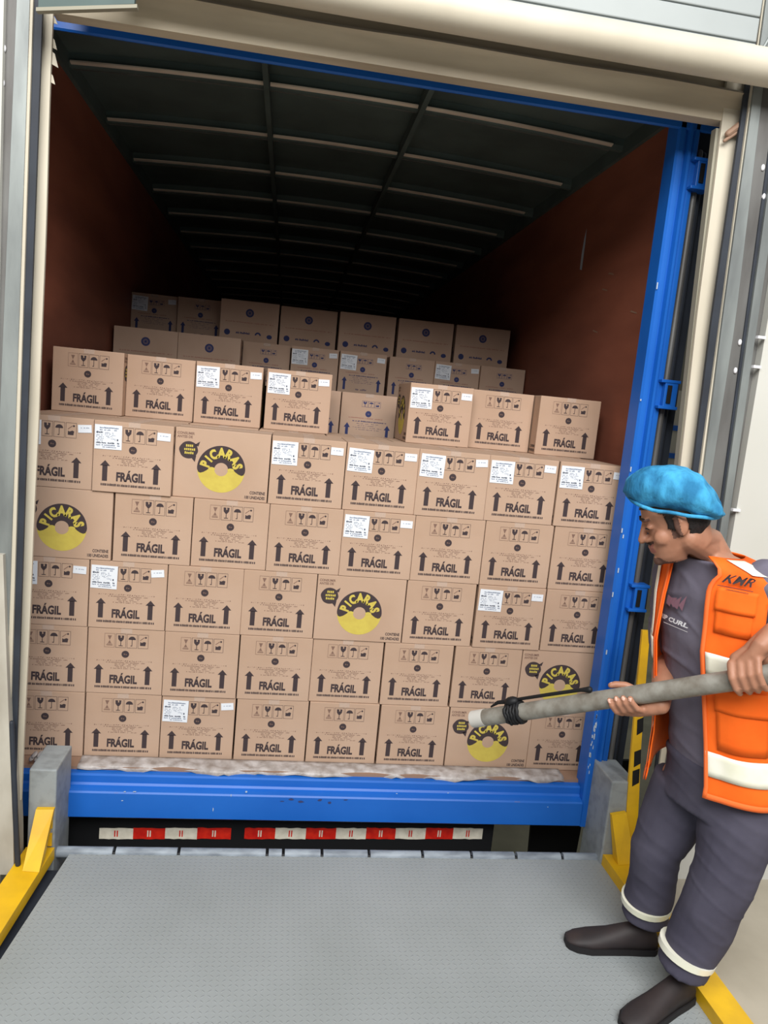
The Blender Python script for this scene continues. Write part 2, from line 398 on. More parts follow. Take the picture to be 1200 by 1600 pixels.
for (px, py) in ((7, 76), (5, 130)):
    b = MB(); b.ellipsoid(at(px, py, Y=-.409), [(.005, 0, 0), (0, .005, 0), (0, 0, .011)], 'txt', 10, 6); lpart(b, 'bolt', fl, True)
q0 = at(56, 17, Y=-.50); q1 = at(214, 12, Y=-.50)
b = MB(); e_ = Vector((0, .02, 0)); h1 = Vector((0, 0, .010)); h2 = Vector((0, 0, .12)); i_ = Vector((.006, .001, 0)); j_ = Vector((-.008, .001, 0))
b.hexa([q0, q1, q1+e_, q0+e_], [q0+h1, q1+h1, q1+h1+e_, q0+h1+e_], 'khaki'); b.hexa([q0+h1+i_, q1+h1+j_, q1+h1+e_+j_, q0+h1+e_+i_], [q0+h2+i_, q1+h2+j_, q1+h2+e_+j_, q0+h2+e_+i_], 'roof')
o = b.build('header_bracket'); tag(o, 'dark green steel bracket with pale edge at the top left corner', 'bracket')

# ------------------------------------------------------------------ dock leveler (ramp)
lv = empty('dock_leveler', (1.25, -.3, ZR), 'grey tread plate dock ramp leading to the truck', 'dock ramp')
def line_x(p, q, Zl):
    a_, b_ = at(*p, Z=Zl), at(*q, Z=Zl); k = (b_.x-a_.x)/(b_.y-a_.y); return lambda y: a_.x+k*(y-a_.y)
b = MB(); xl = line_x((110, 1332), (0, 1500), ZR); xr = line_x((941, 1345), (1114, 1598), ZR)
b.hexa([(xl(-4), -4, ZR-.03), (xr(-4), -4, ZR-.03), (xr(-.3), -.3, ZR-.03), (xl(-.3), -.3, ZR-.03)], [(xl(-4), -4, ZR), (xr(-4), -4, ZR), (xr(-.3), -.3, ZR), (xl(-.3), -.3, ZR)], 'tread')
lpart(b, 'deck', lv)
b = MB()
xs = [.12]+[at(p, 1336, Y=-.27).x for p in (180, 280, 417, 442, 502, 575, 658, 734, 803, 875)]+[2.31]
for i in range(len(xs)-1):
    b.tube([(xs[i]+.006, -.282, ZR-.004), (xs[i+1]-.006, -.282, ZR-.004)], .021, 'lip', 12, cap=False)
lpart(b, 'hinge', lv, 50)
b = MB(); b.tube([(.13, -.284, ZR-.008), (2.3, -.284, ZR-.008)], .011, 'black', 10, cap=False); lpart(b, 'hinge_pin', lv)
b = MB(); b.hexa([(-.19, -4, ZR-.3), (0, -4, ZR-.3), (.28, -.34, ZR-.3), (.11, -.34, ZR-.3)], [(-.19, -4, ZR-.04), (0, -4, ZR-.04), (.28, -.34, ZR-.04), (.11, -.34, ZR-.04)], 'rubber'); lpart(b, 'dark_gap_fill', lv)  # dark filler beside the deck, its colour standing for the pit's darkness
b = MB(); b.hexa([(2.2, -4, ZR-.3), (2.44, -4, ZR-.3), (2.31, -.34, ZR-.3), (2.1, -.34, ZR-.3)], [(2.2, -4, ZR-.04), (2.44, -4, ZR-.04), (2.31, -.34, ZR-.04), (2.1, -.34, ZR-.04)], 'rubber'); lpart(b, 'dark_gap_fill', lv)  # same dark filler for the shaded gap on the right

# end posts and yellow kerbs
def guard(name, side, label):
    g = empty(name, (0.0 if side < 0 else 2.36, -.32, ZR), label, 'guard rail', 'yellow guard rails beside the dock ramp')
    b = MB()
    if side < 0:
        b.box((.034, -.325, ZR-.3), (.130, -.13, .112), 'post', .006); p = lpart(b, 'end_post', g)
        ki = line_x((81, 1331), (0, 1459), ZR+.045); ko = line_x((22, 1368), (0, 1400), ZR+.045)
        ko = (lambda y, k=ki, w_=ki(-.5)-ko(-.5): k(y)-max(.10, w_))
        b = MB(); b.hexa([(ko(-4), -4, ZR), (ki(-4), -4, ZR), (ki(-.33), -.33, ZR), (ko(-.33), -.33, ZR)], [(ko(-4), -4, ZR+.045), (ki(-4), -4, ZR+.045), (ki(-.33), -.33, ZR+.045), (ko(-.33), -.33, ZR+.045)], 'yellow')
        lpart(b, 'kerb', g)
        b = MB(); T0, T1, B0, B1 = at(56, 1265, Y=-.345), at(84, 1265, Y=-.345), at(35, 1361, Z=ZR+.046), at(61, 1363, Z=ZR+.046)
        d_ = Vector((0, .05, 0)); b.hexa([B0, B1, B1+d_, B0+d_], [T0, T1, T1+Vector((0, .018, 0)), T0+Vector((0, .018, 0))], 'yellow')
        lpart(b, 'brace', g)
        b = MB(); b.box((.100, -.331, ZR+.12), (.122, -.325, ZR+.20), 'yellow'); b.box((.108, -.331, ZR+.05), (.122, -.325, ZR+.10), 'yellow'); lpart(b, 'paint_patch', g)
    else:
        b.box((2.262, -.325, ZR-.3), (2.368, -.13, .125), 'post', .006); p = lpart(b, 'end_post', g)
        ki = line_x((950, 1346), (1131, 1600), ZR+.045); ko = line_x((992, 1350), (1178, 1600), ZR+.045)
        b = MB(); b.hexa([(ki(-4), -4, ZR), (ko(-4), -4, ZR), (ko(-.33), -.33, ZR), (ki(-.33), -.33, ZR)], [(ki(-4), -4, ZR+.045), (ko(-4), -4, ZR+.045), (ko(-.33), -.33, ZR+.045), (ki(-.33), -.33, ZR+.045)], 'yellow')
        lpart(b, 'kerb', g)
        b = MB(); T0, T1, B0, B1 = at(956, 1274, Y=-.345), at(979, 1270, Y=-.345), at(966, 1352, Z=ZR+.046), at(992, 1350, Z=ZR+.046)
        b.hexa([B0, B1, B1+Vector((0, .05, 0)), B0+Vector((0, .05, 0))], [T0, T1, T1+Vector((0, .018, 0)), T0+Vector((0, .018, 0))], 'yellow')
        lpart(b, 'brace', g)
    return g
guard('guard_rail', -1, 'yellow kerb and brace with grey end post left of the ramp')
guard('guard_rail', 1, 'yellow kerb and brace with grey end post right of the ramp, behind the worker')
# rubber hose-like strip standing at the left edge, with a yellow ring
b = MB(); b.tube([at(18, 1130, Y=-.415), at(21, 1200, Y=-.42), at(25, 1290, Y=-.43), at(28, 1350, Y=-.44)], .0095, 'rubber', 10)
o = b.build('bumper_strip', smooth=60); tag(o, 'black rubber strip hanging at the left wall down to the yellow kerb', 'rubber strip')
rc = at(30, 1362, Y=-.445)
b = MB()
for k in range(20):
    a = 2*PI*k/20; a2 = 2*PI*(k+1)/20
    b.tube([rc+Vector((.014*math.cos(a), 0, .010*math.sin(a))), rc+Vector((.014*math.cos(a2), 0, .010*math.sin(a2)))], .005, 'yellow', 6, cap=False)
o = b.build('yellow_ring', smooth=True); tag(o, 'small yellow ring at the foot of the black rubber strip', 'ring')
# yellow and black corner guard behind the worker's leg
cg = empty('corner_guard', (2.42, -.44, ZR), 'yellow and black striped corner guard behind the worker', 'corner guard')
column('plate', [(1004, 1016, 985), (995, 1008, 1080), (986, 1001, 1180), (981, 999, 1240), (975, 994, 1330)], -.33, cg, 'yellow', thick=.012)
for k, y in enumerate((1085, 1125, 1175, 1205)):
    l, r_ = 995-(y-1080)*.09, 1008-(y-1080)*.075
    q = [at(l+5, y, Y=-.3315), at(r_+1, y-4, Y=-.3315), at(r_, y+18, Y=-.3315), at(l+4, y+24, Y=-.3315)]
    b = MB(); b.hexa([p+Vector((0, .001, 0)) for p in q], q, 'black'); lpart(b, 'black_stripe', cg)

# ------------------------------------------------------------------ truck
tk = empty('truck', (1.07, 0, -1.3), 'blue box truck backed to the dock, its cargo box open and stacked with cartons', 'truck')
XL, XR, YE, ZC = -.215, 2.378, 9.2, 2.90
b = MB(); b.box((XL, -.08, -.10), (XR, YE, -.001), 'rust'); lpart(b, 'cargo_floor', tk)
b = MB(); b.box((XL-.05, -.06, -.1), (XL, YE, ZC+.02), 'ply'); lpart(b, 'side_wall', tk)
wr = None
b = MB(); b.box((XR, -.06, -.1), (XR+.05, YE, ZC+.02), 'ply'); wr = lpart(b, 'side_wall', tk)
b = MB(); b.prism([(2.318-.0+.014+.001, 0)], 0, 0, 0, 'chip') if 0 else None
p0 = at(912, 390, X=XR-.002)
b.add([(XR-.002, p0.y+dy, p0.z+dz) for dy, dz in ((-.010, -.11), (.02, -.10), (.022, -.02), (.012, .06), (-.004, .11), (-.012, .03))], [(0, 1, 2, 3, 4, 5)], 'chip')
for (px, py) in ((955, 430), (945, 455), (990, 490), (930, 520)):
    lpart(b, 'scrape_mark', tk); b = MB()
    q = at(px, py, X=XR-.002); b.add([(XR-.002, q.y-.03, q.z-.004), (XR-.002, q.y+.04, q.z+.012), (XR-.002, q.y+.03, q.z+.018), (XR-.002, q.y-.03, q.z+.002)], [(0, 1, 2, 3)], 'rust')
lpart(b, 'scrape_mark', tk)
b = MB(); b.box((XL-.04, YE-.01, -.1), (XR+.04, YE+.05, ZC+.06), 'ply'); lpart(b, 'front_wall', tk)
b = MB()
n = 16; RR = []
for i in range(n+1):
    x = XL-.05+(XR-XL+.10)*i/n; t = (x-1.06)/1.33; z = ZC+.05*(1-t*t)
    RR.append([(x, -.06, z), (x, YE, z), (x, YE, z+.04), (x, -.06, z+.04)])
b.rings(RR, 'roof'); lpart(b, 'roof', tk)
b = MB(); b.box((XL, 0, ZC-.07), (XL+.02, YE, ZC+.012), 'roof'); lpart(b, 'top_rail', tk)
b = MB(); b.box((XR-.02, 0, ZC-.07), (XR, YE, ZC+.012), 'roof'); lpart(b, 'top_rail', tk)
def strip_across(mb, y, secs, m, x0, x1):
    RR = []
    for i in range(25):
        x = x0+(x1-x0)*i/24; t = (x-1.06)/1.33; z = ZC-.045+.045*(1-t*t); RR.append([(x, y+dy, z+dz) for dy, dz in secs])
    mb.rings(RR, m)
for k in range(13):
    y = .655+.672*k; b = MB()
    strip_across(b, y, [(-.004, .012), (.004, -.008), (.030, -.008), (.036, .012), (.036, .06), (-.004, .06)], 'roof', XL+.02, XR-.02)
    for xa, xb in ((XL+.03, .64), (.67, 1.345), (1.375, XR-.08)):
        strip_across(b, y, [(-.022, .002), (-.022, .008), (-.001, .008), (-.001, -.002)], 'bow', xa, xb)  # near flange in a pale colour that paints its bright lit line
        strip_across(b, y, [(.028, -.010), (.028, -.006), (.034, -.006), (.034, -.010)], 'galvd', xa, xb)  # far flange duller, its weaker light painted in
    lpart(b, 'roof_bow', tk)
for x in (.655, 1.36):
    b = MB(); b.box((x-.012, .05, ZC-.03), (x+.012, YE, ZC+.03), 'roof'); lpart(b, 'roof_stringer', tk)
# rear frame: header, jambs with ribs, sill
b = MB(); b.prism([(-.15, 2.672), (-.145, 2.666), (-.13, 2.670), (-.12, 2.99), (-.15, 2.99)], 0, -.27, 2.40, 'blue'); lpart(b, 'header', tk)
prof = [(2.235, -.06), (2.235, -.142), (2.243, -.150), (2.262, -.150), (2.267, -.138), (2.274, -.138), (2.280, -.158), (2.290, -.158), (2.296, -.142), (2.304, -.150), (2.318, -.150), (2.326, -.138), (2.328, -.06)]
b = MB(); b.prism(prof, 2, -.18, 2.99, 'blue'); lpart(b, 'rear_jamb', tk)
b = MB(); b.box((2.329, -.075, -.18), (2.43, -.061, 2.99), 'rubber'); lpart(b, 'dark_gap_plate', tk)  # black plate over the wall's end, painting the dark gap behind the rods
b = MB(); b.prism([(2.14-x, y) for x, y in prof][::-1], 2, -.18, 2.99, 'blue'); lpart(b, 'rear_jamb', tk)
b = MB()
for z in [random.uniform(.05, 2.5) for _ in range(16)]:
    x = 2.2355+random.choice((0, .009)); h = random.uniform(.006, .03)
    b.box((x-.002, -.153, z), (x+.002, -.1495, z+h), 'chip')
for z in [random.uniform(.06, .36) for k in range(16)]:
    x = 2.2365+random.uniform(0, .010); n_ = 7; hh = random.uniform(.006, .02)
    b.add([(x+random.uniform(.0012, .0028)*math.cos(2*PI*k/n_), -.1508, z+hh*random.uniform(.6, 1)*math.sin(2*PI*k/n_)) for k in range(n_)], [list(range(n_))], 'chip')
lpart(b, 'paint_chip', tk)['kind'] = 'stuff'
b = MB(); b.tube([(2.343, -.125, -.12), (2.343, -.125, 2.6)], .012, 'galvd', 12); b.tube([(2.37, -.10, -.12), (2.37, -.10, 2.6)], .014, 'rubber', 12); lpart(b, 'lock_rod', tk, 60)
for z in (1.63, .80, 2.46):
    b = MB(); b.box((2.318, -.175, z), (2.372, -.165, z+.1), 'blue', .003); b.box((2.318, -.165, z), (2.326, -.10, z+.1), 'blue'); b.box((2.300, -.178, z-.008), (2.380, -.12, z+.004), 'blue', .002); b.box((2.300, -.178, z+.094), (2.380, -.12, z+.106), 'blue', .002)
    k = lpart(b, 'hinge_bracket', tk)
    b = MB(); b.box((2.328, -.18, z+.015), (2.345, -.174, z+.085), 'black'); lpart(b, 'slot', k) if 0 else lpart(b, 'hinge_slot', tk)
b = MB(); b.prism([(-.06, -.012), (-.105, -.016), (-.112, -.022), (-.112, -.05), (-.118, -.058), (-.150, -.066), (-.155, -.072), (-.155, -.172), (-.148, -.178), (-.06, -.178)], 0, -.1, 2.234, 'blue'); lpart(b, 'rear_sill', tk, 20)
b = MB()
def splat(x, z, w, h, m, y=-.1565):
    n = 9; P = []
    for i in range(n):
        a = 2*PI*i/n; r = random.uniform(.55, 1.05); P.append((x+w*math.cos(a)*r, y, z+h*math.sin(a)*r))
    b.add(P, [list(range(n))[::-1]], m)
for (px, py, w_, h_, m_) in ((195, 1237, .006, .003, 'chip'), (210, 1237, .008, .003, 'chip'), (191, 1251, .004, .003, 'chip'), (333, 1265, .002, .011, 'chip'), (361, 1243, .002, .008, 'chip'), (385, 1237, .006, .006, 'chip'), (441, 1252, .012, .003, 'navy'), (455, 1249, .012, .006, 'navy'), (470, 1253, .014, .006, 'navy'), (500, 1250, .012, .006, 'navy'), (515, 1254, .010, .006, 'navy'), (540, 1250, .012, .003, 'navy'), (856, 1261, .003, .004, 'chip'), (620, 1240, .004, .002, 'chip'), (700, 1239, .004, .002, 'chip')):
    q = at(px, py, Y=-.1565); splat(q.x, q.z, w_, h_, m_)
for _ in range(34):
    x = random.uniform(.15, 2.1); z = -.062+random.uniform(-.012, .0)
    b.box((x, -.1535, z-.0085), (x+random.uniform(.005, .04), -.150, z-.0065), random.choice(('rust', 'chip')))
lpart(b, 'scratches', tk)['kind'] = 'stuff'
# underrun beam with reflective tape
bx = at(770, 1300, Y=-.02).x
b = MB(); b.box((-.2, -.03, -.40), (bx, .08, -.19), 'black', .004); beam = lpart(b, 'bumper_beam', tk)
b = MB(); b.box((-.2, .1, -.45), (XR, 6.5, -.12), 'black'); lpart(b, 'chassis', tk) if 0 else None
b = MB(); b.box((.35, .0, -.32), (.50, 8.5, -.12), 'black'); b.box((1.65, .0, -.32), (1.80, 8.5, -.12), 'black'); b.box((-.15, .06, -.2), (2.3, .14, -.12), 'black'); lpart(b, 'chassis_rail', tk)
tp = [(155, 208, 'w'), (208, 258, 'r'), (258, 308, 'w'), (308, 361, 'r'), (382, 430, 'r'), (430, 478, 'w'), (478, 525, 'r'), (525, 572, 'w'), (572, 618, 'r'), (618, 665, 'w'), (665, 708, 'r'), (708, 754, 'w')]
for a_, c_, k_ in tp:
    pa = at(a_, 1302, Y=-.033); pc = at(c_, 1302, Y=-.033); z0, z1 = at((a_+c_)/2, 1311.5, Y=-.033).z, at((a_+c_)/2, 1293.5, Y=-.033).z
    b = MB(); n = 7
    top = [(pa.x+(pc.x-pa.x)*i/n, z1+random.uniform(-.004, 0)) for i in range(n+1)]
    bot = [(pa.x+(pc.x-pa.x)*i/n, z0+random.uniform(0, .003)) for i in range(n+1)]
    b.prism(bot+top[::-1], 1, -.033, -.0305, 'rtape_'+k_)
    mm = 'rtape_r' if k_ == 'w' else 'rtape_w'; cx = (pa.x+pc.x)/2
    b.box((cx-.008, -.0337, z0+.012), (cx-.003, -.033, z1-.012), mm); b.box((cx+.002, -.0337, z0+.012), (cx+.007, -.033, z1-.012), mm)
    lpart(b, 'reflective_tape', tk)
# mud flaps and rear wheels
q0 = at(826, 1290, Y=.35); q1 = at(903, 1330, Y=.35)
b = MB(); b.prism([(q0.x, -.12), (q0.x+.03, -.9), (q1.x-.02, -.9), (q1.x+.0, -.47), (q1.x+.24, -.40), (q1.x+.24, -.12)], 1, .35, .37, 'black'); lpart(b, 'mud_flap', tk)
b = MB(); b.box((-.15, .35, -.9), (.35, .37, -.12), 'black'); lpart(b, 'mud_flap', tk)
for xw in (.05, 2.07):
    b = MB(); RR = []
    for i, (dx, r) in enumerate(((-.15, .38), (-.14, .45), (-.10, .48), (.10, .48), (.14, .45), (.15, .38))):
        RR.append([(xw+dx, 4.2+r*math.cos(2*PI*k/32), -.82+r*math.sin(2*PI*k/32)) for k in range(32)])
    b.rings(RR, 'black'); lpart(b, 'wheel', tk, 40)
b = MB(); b.box((1.0, .4, -.9), (1.02, .4, -.9), 'black'); 

# torn plastic and cardboard scraps along the sill edge
pw = MB(); n = 120; rows = 6; G = []
for i in range(n+1):
    x = .14+(2.17-.14)*i/n; L_ = .5+.5*noise.noise(Vector((x*5, 0, 2))); thick = .035+.04*max(0, noise.noise(Vector((x*3, 7, 0))))
    fall = max(.10, .9-abs(x-.9)*.32)
    row = []
    for j in range(rows+1):
        t = j/rows; y = .0-.118*t*(0.45+.55*L_)
        z = .001+.010*noise.noise(Vector((x*16, t*3, 0)))*(1-abs(2*t-1))+.004*(1-t)
        if t > .8: z -= .05*fall*(t-.8)/.2*(.3+.9*abs(noise.noise(Vector((x*7, 9, 0)))))
        row.append((x, y-.004, z+.004))
    G.append(row)
vs = [p for r in G for p in r]; m_ = rows+1
pw.add(vs, [[i*m_+j, i*m_+j+1, (i+1)*m_+j+1, (i+1)*m_+j] for i in range(n) for j in range(rows)], 'plastic')
o = pw.build('plastic_sheet', smooth=True); tag(o, 'crumpled torn whitish plastic sheet along the truck sill under the cartons', 'plastic sheet')
so = o.modifiers.new('s', 'SOLIDIFY'); so.thickness = .002
b = MB(); q = at(60, 1180, Y=-.05); 
for k in range(4): b.ellipsoid(at(50+4*k, 1184-(k % 2)*5, Y=-.09), [(.012, 0, .006), (0, .012, .004), (.0, .005, .009)], 'plastic', 8, 6)
o = b.build('plastic_scrap', smooth=True); tag(o, 'small crumpled plastic scrap behind the left grey end post', 'plastic scrap')

# ------------------------------------------------------------------ cartons
WA, DA, HA = .2960, .3690, .2734
WB, DB, HB = .2965, .3700, .2635
class Flat:
    """drawing on a face; u right, v up in metres, origin bottom left"""
    def __init__(s, W, H): s.W, s.H = W, H; s.items = []
    def poly(s, pts, m, d=0): s.items.append((pts, [list(range(len(pts)))], m, d))
    def rect(s, u0, v0, u1, v1, m, d=0): s.poly([(u0, v0), (u1, v0), (u1, v1), (u0, v1)], m, d)
    def frame(s, u0, v0, u1, v1, t, m):
        s.rect(u0, v0, u1, v0+t, m); s.rect(u0, v1-t, u1, v1, m); s.rect(u0, v0+t, u0+t, v1-t, m); s.rect(u1-t, v0+t, u1, v1-t, m)
    def disc(s, cu, cv, r, m, n=20, a0=0, a1=2*PI, d=0, ry=None):
        s.poly([(cu+r*math.cos(a0+(a1-a0)*k/n), cv+(ry or r)*math.sin(a0+(a1-a0)*k/n)) for k in range(n+(0 if a1-a0 > 6.28 else 1))], m, d)
    def text(s, t, u, v, size, m, bold=0, sx=1, align='LEFT', d=0, rot=0, shear=0):
        V, F, _w = text2d(t, size, bold, sx, align, shear); c, sn = math.cos(rot), math.sin(rot)
        s.items.append(([(u+p[0]*c-p[1]*sn, v+p[0]*sn+p[1]*c) for p in V], F, m, d))
    def squiggle(s, u0, u1, v, h, m, seed=1, fill=.75, step=.004):
        """a line of print too small to read"""
        r = random.Random(seed); u = u0
        while u < u1:
            w_ = min(step*r.uniform(.4, 1.6), u1-u)
            if r.random() < fill:
                s.rect(u, v+h*r.uniform(0, .2), u+w_*.8, v+h*r.uniform(.6, 1), m)
            u += w_
    def put(s, mb, org, U, V, Nn):
        for pts, fs, m, d in s.items:
            o = Vector(org)+Vector(Nn)*(.0005+d)
            mb.add([o+Vector(U)*p[0]+Vector(V)*p[1] for p in pts], fs, m)

def glass(F, u0, v0, w_, h, m):
    c = u0+w_/2
    F.poly([(c-.30*w_, v0+.88*h), (c-.27*w_, v0+.62*h), (c-.08*w_, v0+.46*h), (c+.08*w_, v0+.46*h), (c+.27*w_, v0+.62*h), (c+.30*w_, v0+.88*h), (c+.04*w_, v0+.88*h), (c+.10*w_, v0+.76*h), (c-.02*w_, v0+.7*h), (c-.04*w_, v0+.88*h)], m)
    F.rect(c-.035*w_, v0+.16*h, c+.035*w_, v0+.47*h, m); F.rect(c-.2*w_, v0+.12*h, c+.2*w_, v0+.17*h, m)
def umbrella(F, u0, v0, w_, h, m):
    c = u0+w_/2
    F.disc(c, v0+.6*h, .36*w_, m, 14, 0, PI, ry=.24*h)
    F.rect(c-.03*w_, v0+.18*h, c+.03*w_, v0+.62*h, m); F.rect(c-.14*w_, v0+.14*h, c+.03*w_, v0+.19*h, m)
def keepcool(F, u0, v0, w_, h, m, m2):
    F.poly([(u0+.2*w_, v0+.2*h), (u0+.72*w_, v0+.2*h), (u0+.78*w_, v0+.45*h), (u0+.6*w_, v0+.5*h), (u0+.35*w_, v0+.42*h), (u0+.2*w_, v0+.48*h)], m)
    F.disc(u0+.74*w_, v0+.8*h, .1*w_, m, 8); F.poly([(u0+.2*w_, v0+.55*h), (u0+.62*w_, v0+.78*h), (u0+.6*w_, v0+.83*h), (u0+.18*w_, v0+.6*h)], m2)
def stacklimit(F, u0, v0, w_, h, m):
    F.poly([(u0+.3*w_, v0+.85*h), (u0+.7*w_, v0+.85*h), (u0+.52*w_, v0+.55*h), (u0+.48*w_, v0+.55*h)], m)
    F.poly([(u0+.48*w_, v0+.5*h), (u0+.52*w_, v0+.5*h), (u0+.66*w_, v0+.3*h), (u0+.34*w_, v0+.3*h)], m)
    F.rect(u0+.2*w_, v0+.14*h, u0+.8*w_, v0+.2*h, m); F.rect(u0+.25*w_, v0+.24*h, u0+.75*w_, v0+.27*h, m)

def face_fragil():
    W, H = WA, HA; F = Flat(W, H)
    iw = .0395; gap = .0435; x0 = .215*W; v0 = .712*H; h = .212*H
    for k in range(4): F.frame(x0+k*gap, v0, x0+k*gap+iw, v0+h, .0012, 'inkf' if k == 0 else 'ink')
    stacklimit(F, x0, v0, iw, h, 'inkf'); glass(F, x0+gap, v0, iw, h, 'ink'); umbrella(F, x0+2*gap, v0, iw, h, 'ink'); keepcool(F, x0+3*gap, v0, iw, h, 'ink', 'inkf')
    F.disc(.495*W, .615*H, .0148, 'ink', 20); F.squiggle(.495*W-.006, .495*W+.006, .605*H, .006, 'inkf', 5, d) if 0 else None
    F.rect(.495*W-.006, .605*H, .495*W-.0015, .625*H, 'inkf', .0002); F.rect(.495*W+.001, .605*H, .495*W+.006, .618*H, 'inkf', .0002)
    # script line, then small centred lines
    r = random.Random(3)
    for k in range(26):
        u = .12*W+k*.0285*W; F.poly([(u, .505*H+r.uniform(-.002, .002)), (u+.006*r.uniform(.6, 1.2), .505*H+r.uniform(-.001, .003)), (u+.005, .508*H+r.uniform(0, .004)), (u+.001, .508*H+r.uniform(0, .003))], 'inkf')
    for v, hw, s_ in ((.478, .26, 1), (.455, .16, 2), (.432, .14, 3), (.41, .12, 4), (.388, .19, 5)):
        F.squiggle((.5-hw)*W, (.5+hw)*W, v*H, .0036, 'inkf', s_)
    for c in (.155, .80):
        F.rect((c-.032)*W, .155*H, (c+.032)*W, .375*H, 'ink'); F.poly([((c-.064)*W, .370*H), ((c+.064)*W, .370*H), (c*W, .448*H)], 'ink')
    F.text('FRÁGIL', .483*W, .168*H, .0465, 'ink', .045, .72, 'CENTER')
    r = random.Random(9); u = .11*W
    while u < .845*W:
        w_ = r.choice((.0026, .0034, .0042)); F.rect(u, .088*H, u+w_, .088*H+.0095*r.uniform(.85, 1), 'ink'); u += w_+r.choice((.0010, .0012, .0014, .0030))
    return F
def face_picaras():
    W, H = DA, HA; F = Flat(W, H)
    F.text('CONSUMIR', .02*W, .905*H, .0135, 'inkf', .03, .95); F.text('ANTES DE', .02*W, .855*H, .0135, 'inkf', .03, .95)
    cu, cv = .145*W, .685*H
    F.poly([(cu+.036*math.cos(2*PI*k/28)*(1+.03*math.sin(5*k)), cv+.034*math.sin(2*PI*k/28)) for k in range(28)], 'ink')
    F.poly([(cu+.010, cv-.028), (cu+.030, cv-.020), (cu+.026, cv-.046)], 'ink'); F.poly([(cu+.022, cv+.022), (cu+.036, cv+.016), (cu+.042, cv+.036)], 'ink')
    for k, (v, hw) in enumerate(((.012, .013), (-.002, .019), (-.016, .017))):
        r = random.Random(k+20); u = cu-hw+.002
        while u < cu+hw: F.rect(u, cv+v, u+.0052, cv+v+.0095*r.uniform(.8, 1), 'yel', .0002); u += .0072
    cu, cv, ro, ri = .495*W, .44*H, .0935, .0265
    def ring(r0, r1, a0, a1, n, m, d=0):
        for k in range(n):
            a = a0+(a1-a0)*k/n; b_ = a0+(a1-a0)*(k+1)/n
            F.poly([(cu+r0*math.cos(a), cv+r0*math.sin(a)), (cu+r1*math.cos(a), cv+r1*math.sin(a)), (cu+r1*math.cos(b_), cv+r1*math.sin(b_)), (cu+r0*math.cos(b_), cv+r0*math.sin(b_))][::1], m, d)
    lo = [(-k) for k in range(1)]
    ring(ri, ro*.985, PI-.02, 2*PI+.02, 40, 'yel')
    dk = [(cu+ro*math.cos(math.radians(-12+204*k/48)), cv+ro*math.sin(math.radians(-12+204*k/48))) for k in range(49)]
    ring(ri, ro, 0, PI, 48, 'ink', .0002)
    for sgn in (-1, 1):      # rounded glaze ends dipping below the middle, wavy inner edge
        e = [(ri, .004), (ri, -.0), (.036, .003), (.046, .002), (.056, -.007), (.068, -.015), (.080, -.019), (.088, -.016), (.0925, -.006), (ro, .004)]
        F.poly([(cu+sgn*x, cv+y) for x, y in (e if sgn > 0 else e[::-1])], 'ink', .0003)
    for sgn in (-1, 1): F.disc(cu+sgn*.037, cv+.0, .013, 'yel', 14, d=.0005, ry=.007)
    for ch, a, sz in zip('PICARAS', (164, 143, 120, 92, 64, 39, 15), (.050, .046, .050, .052, .051, .050, .050)):
        a = math.radians(a); rr = .0480
        F.text(ch, cu+rr*math.cos(a), cv+rr*math.sin(a), sz, 'yel', .055, .80, 'CENTER', .0009, a-PI/2)
    F.text('CONTIENE', .975*W, .115*H, .0165, 'ink', .03, .74, 'RIGHT'); F.text('100 UNIDADES', .975*W, .045*H, .0165, 'ink', .03, .74, 'RIGHT')
    return F
def face_navy_end():
    W, H = WB, HB; F = Flat(W, H); iw = .032; x0 = .37*W; v0 = .80*H-.0
    v0 = .735*H; h = .125*H
    for k in range(3): F.frame(x0+k*.034, v0, x0+k*.034+iw, v0+h, .0012, 'navy')
    glass(F, x0, v0, iw, h, 'navy'); umbrella(F, x0+.034, v0, iw, h, 'navy'); keepcool(F, x0+.068, v0, iw, h, 'navy', 'navyf')
    F.disc(.5*W, .60*H, .0165, 'navy', 20); F.rect(.5*W-.005, .59*H, .5*W+.005, .61*H, 'navyf', .0002)
    F.squiggle(.14*W, .86*H, .50*H, .005, 'redf', 1, .8); F.squiggle(.2*W, .84*W, .43*H, .007, 'navy', 2, .85)
    for v, hw, s_ in ((.39, .2, 3), (.35, .18, 4), (.31, .26, 5), (.27, .22, 6)): F.squiggle((.5-hw)*W, (.5+hw)*W, v*H, .004, 'navyf', s_)
    for c in (.13, .86):
        F.rect((c-.026)*W, .10*H, (c+.026)*W, .31*H, 'navy'); F.poly([((c-.056)*W, .305*H), ((c+.056)*W, .305*H), (c*W, .40*H)], 'navy')
    F.squiggle(.38*W, .62*W, .10*H, .012, 'navyf', 11, .9, .006)
    return F
def face_navy_side():
    W, H = DB, HB; F = Flat(W, H)
    F.disc(.5*W, .715*H, .026, 'navy', 26); F.disc(.5*W, .715*H, .016, 'navyf', 20, d=.0002); F.rect(.5*W-.006, .69*H, .5*W+.006, .74*H, 'navy', .0004)
    F.squiggle(.08*W, .92*W, .47*H, .006, 'redf', 2, .8)
    F.disc(.13*W, .22*H, .019, 'navy', 16); F.squiggle(.27*W, .52*W, .20*H, .014, 'navy', 8, .9, .006)
    F.disc(.66*W, .20*H, .02, 'navy', 14, 0, PI); F.disc(.66*W, .20*H, .010, 'cardB', 12, 0, PI, d=.0002); F.disc(.86*W, .19*H, .018, 'navy', 9, ry=.014)
    return F

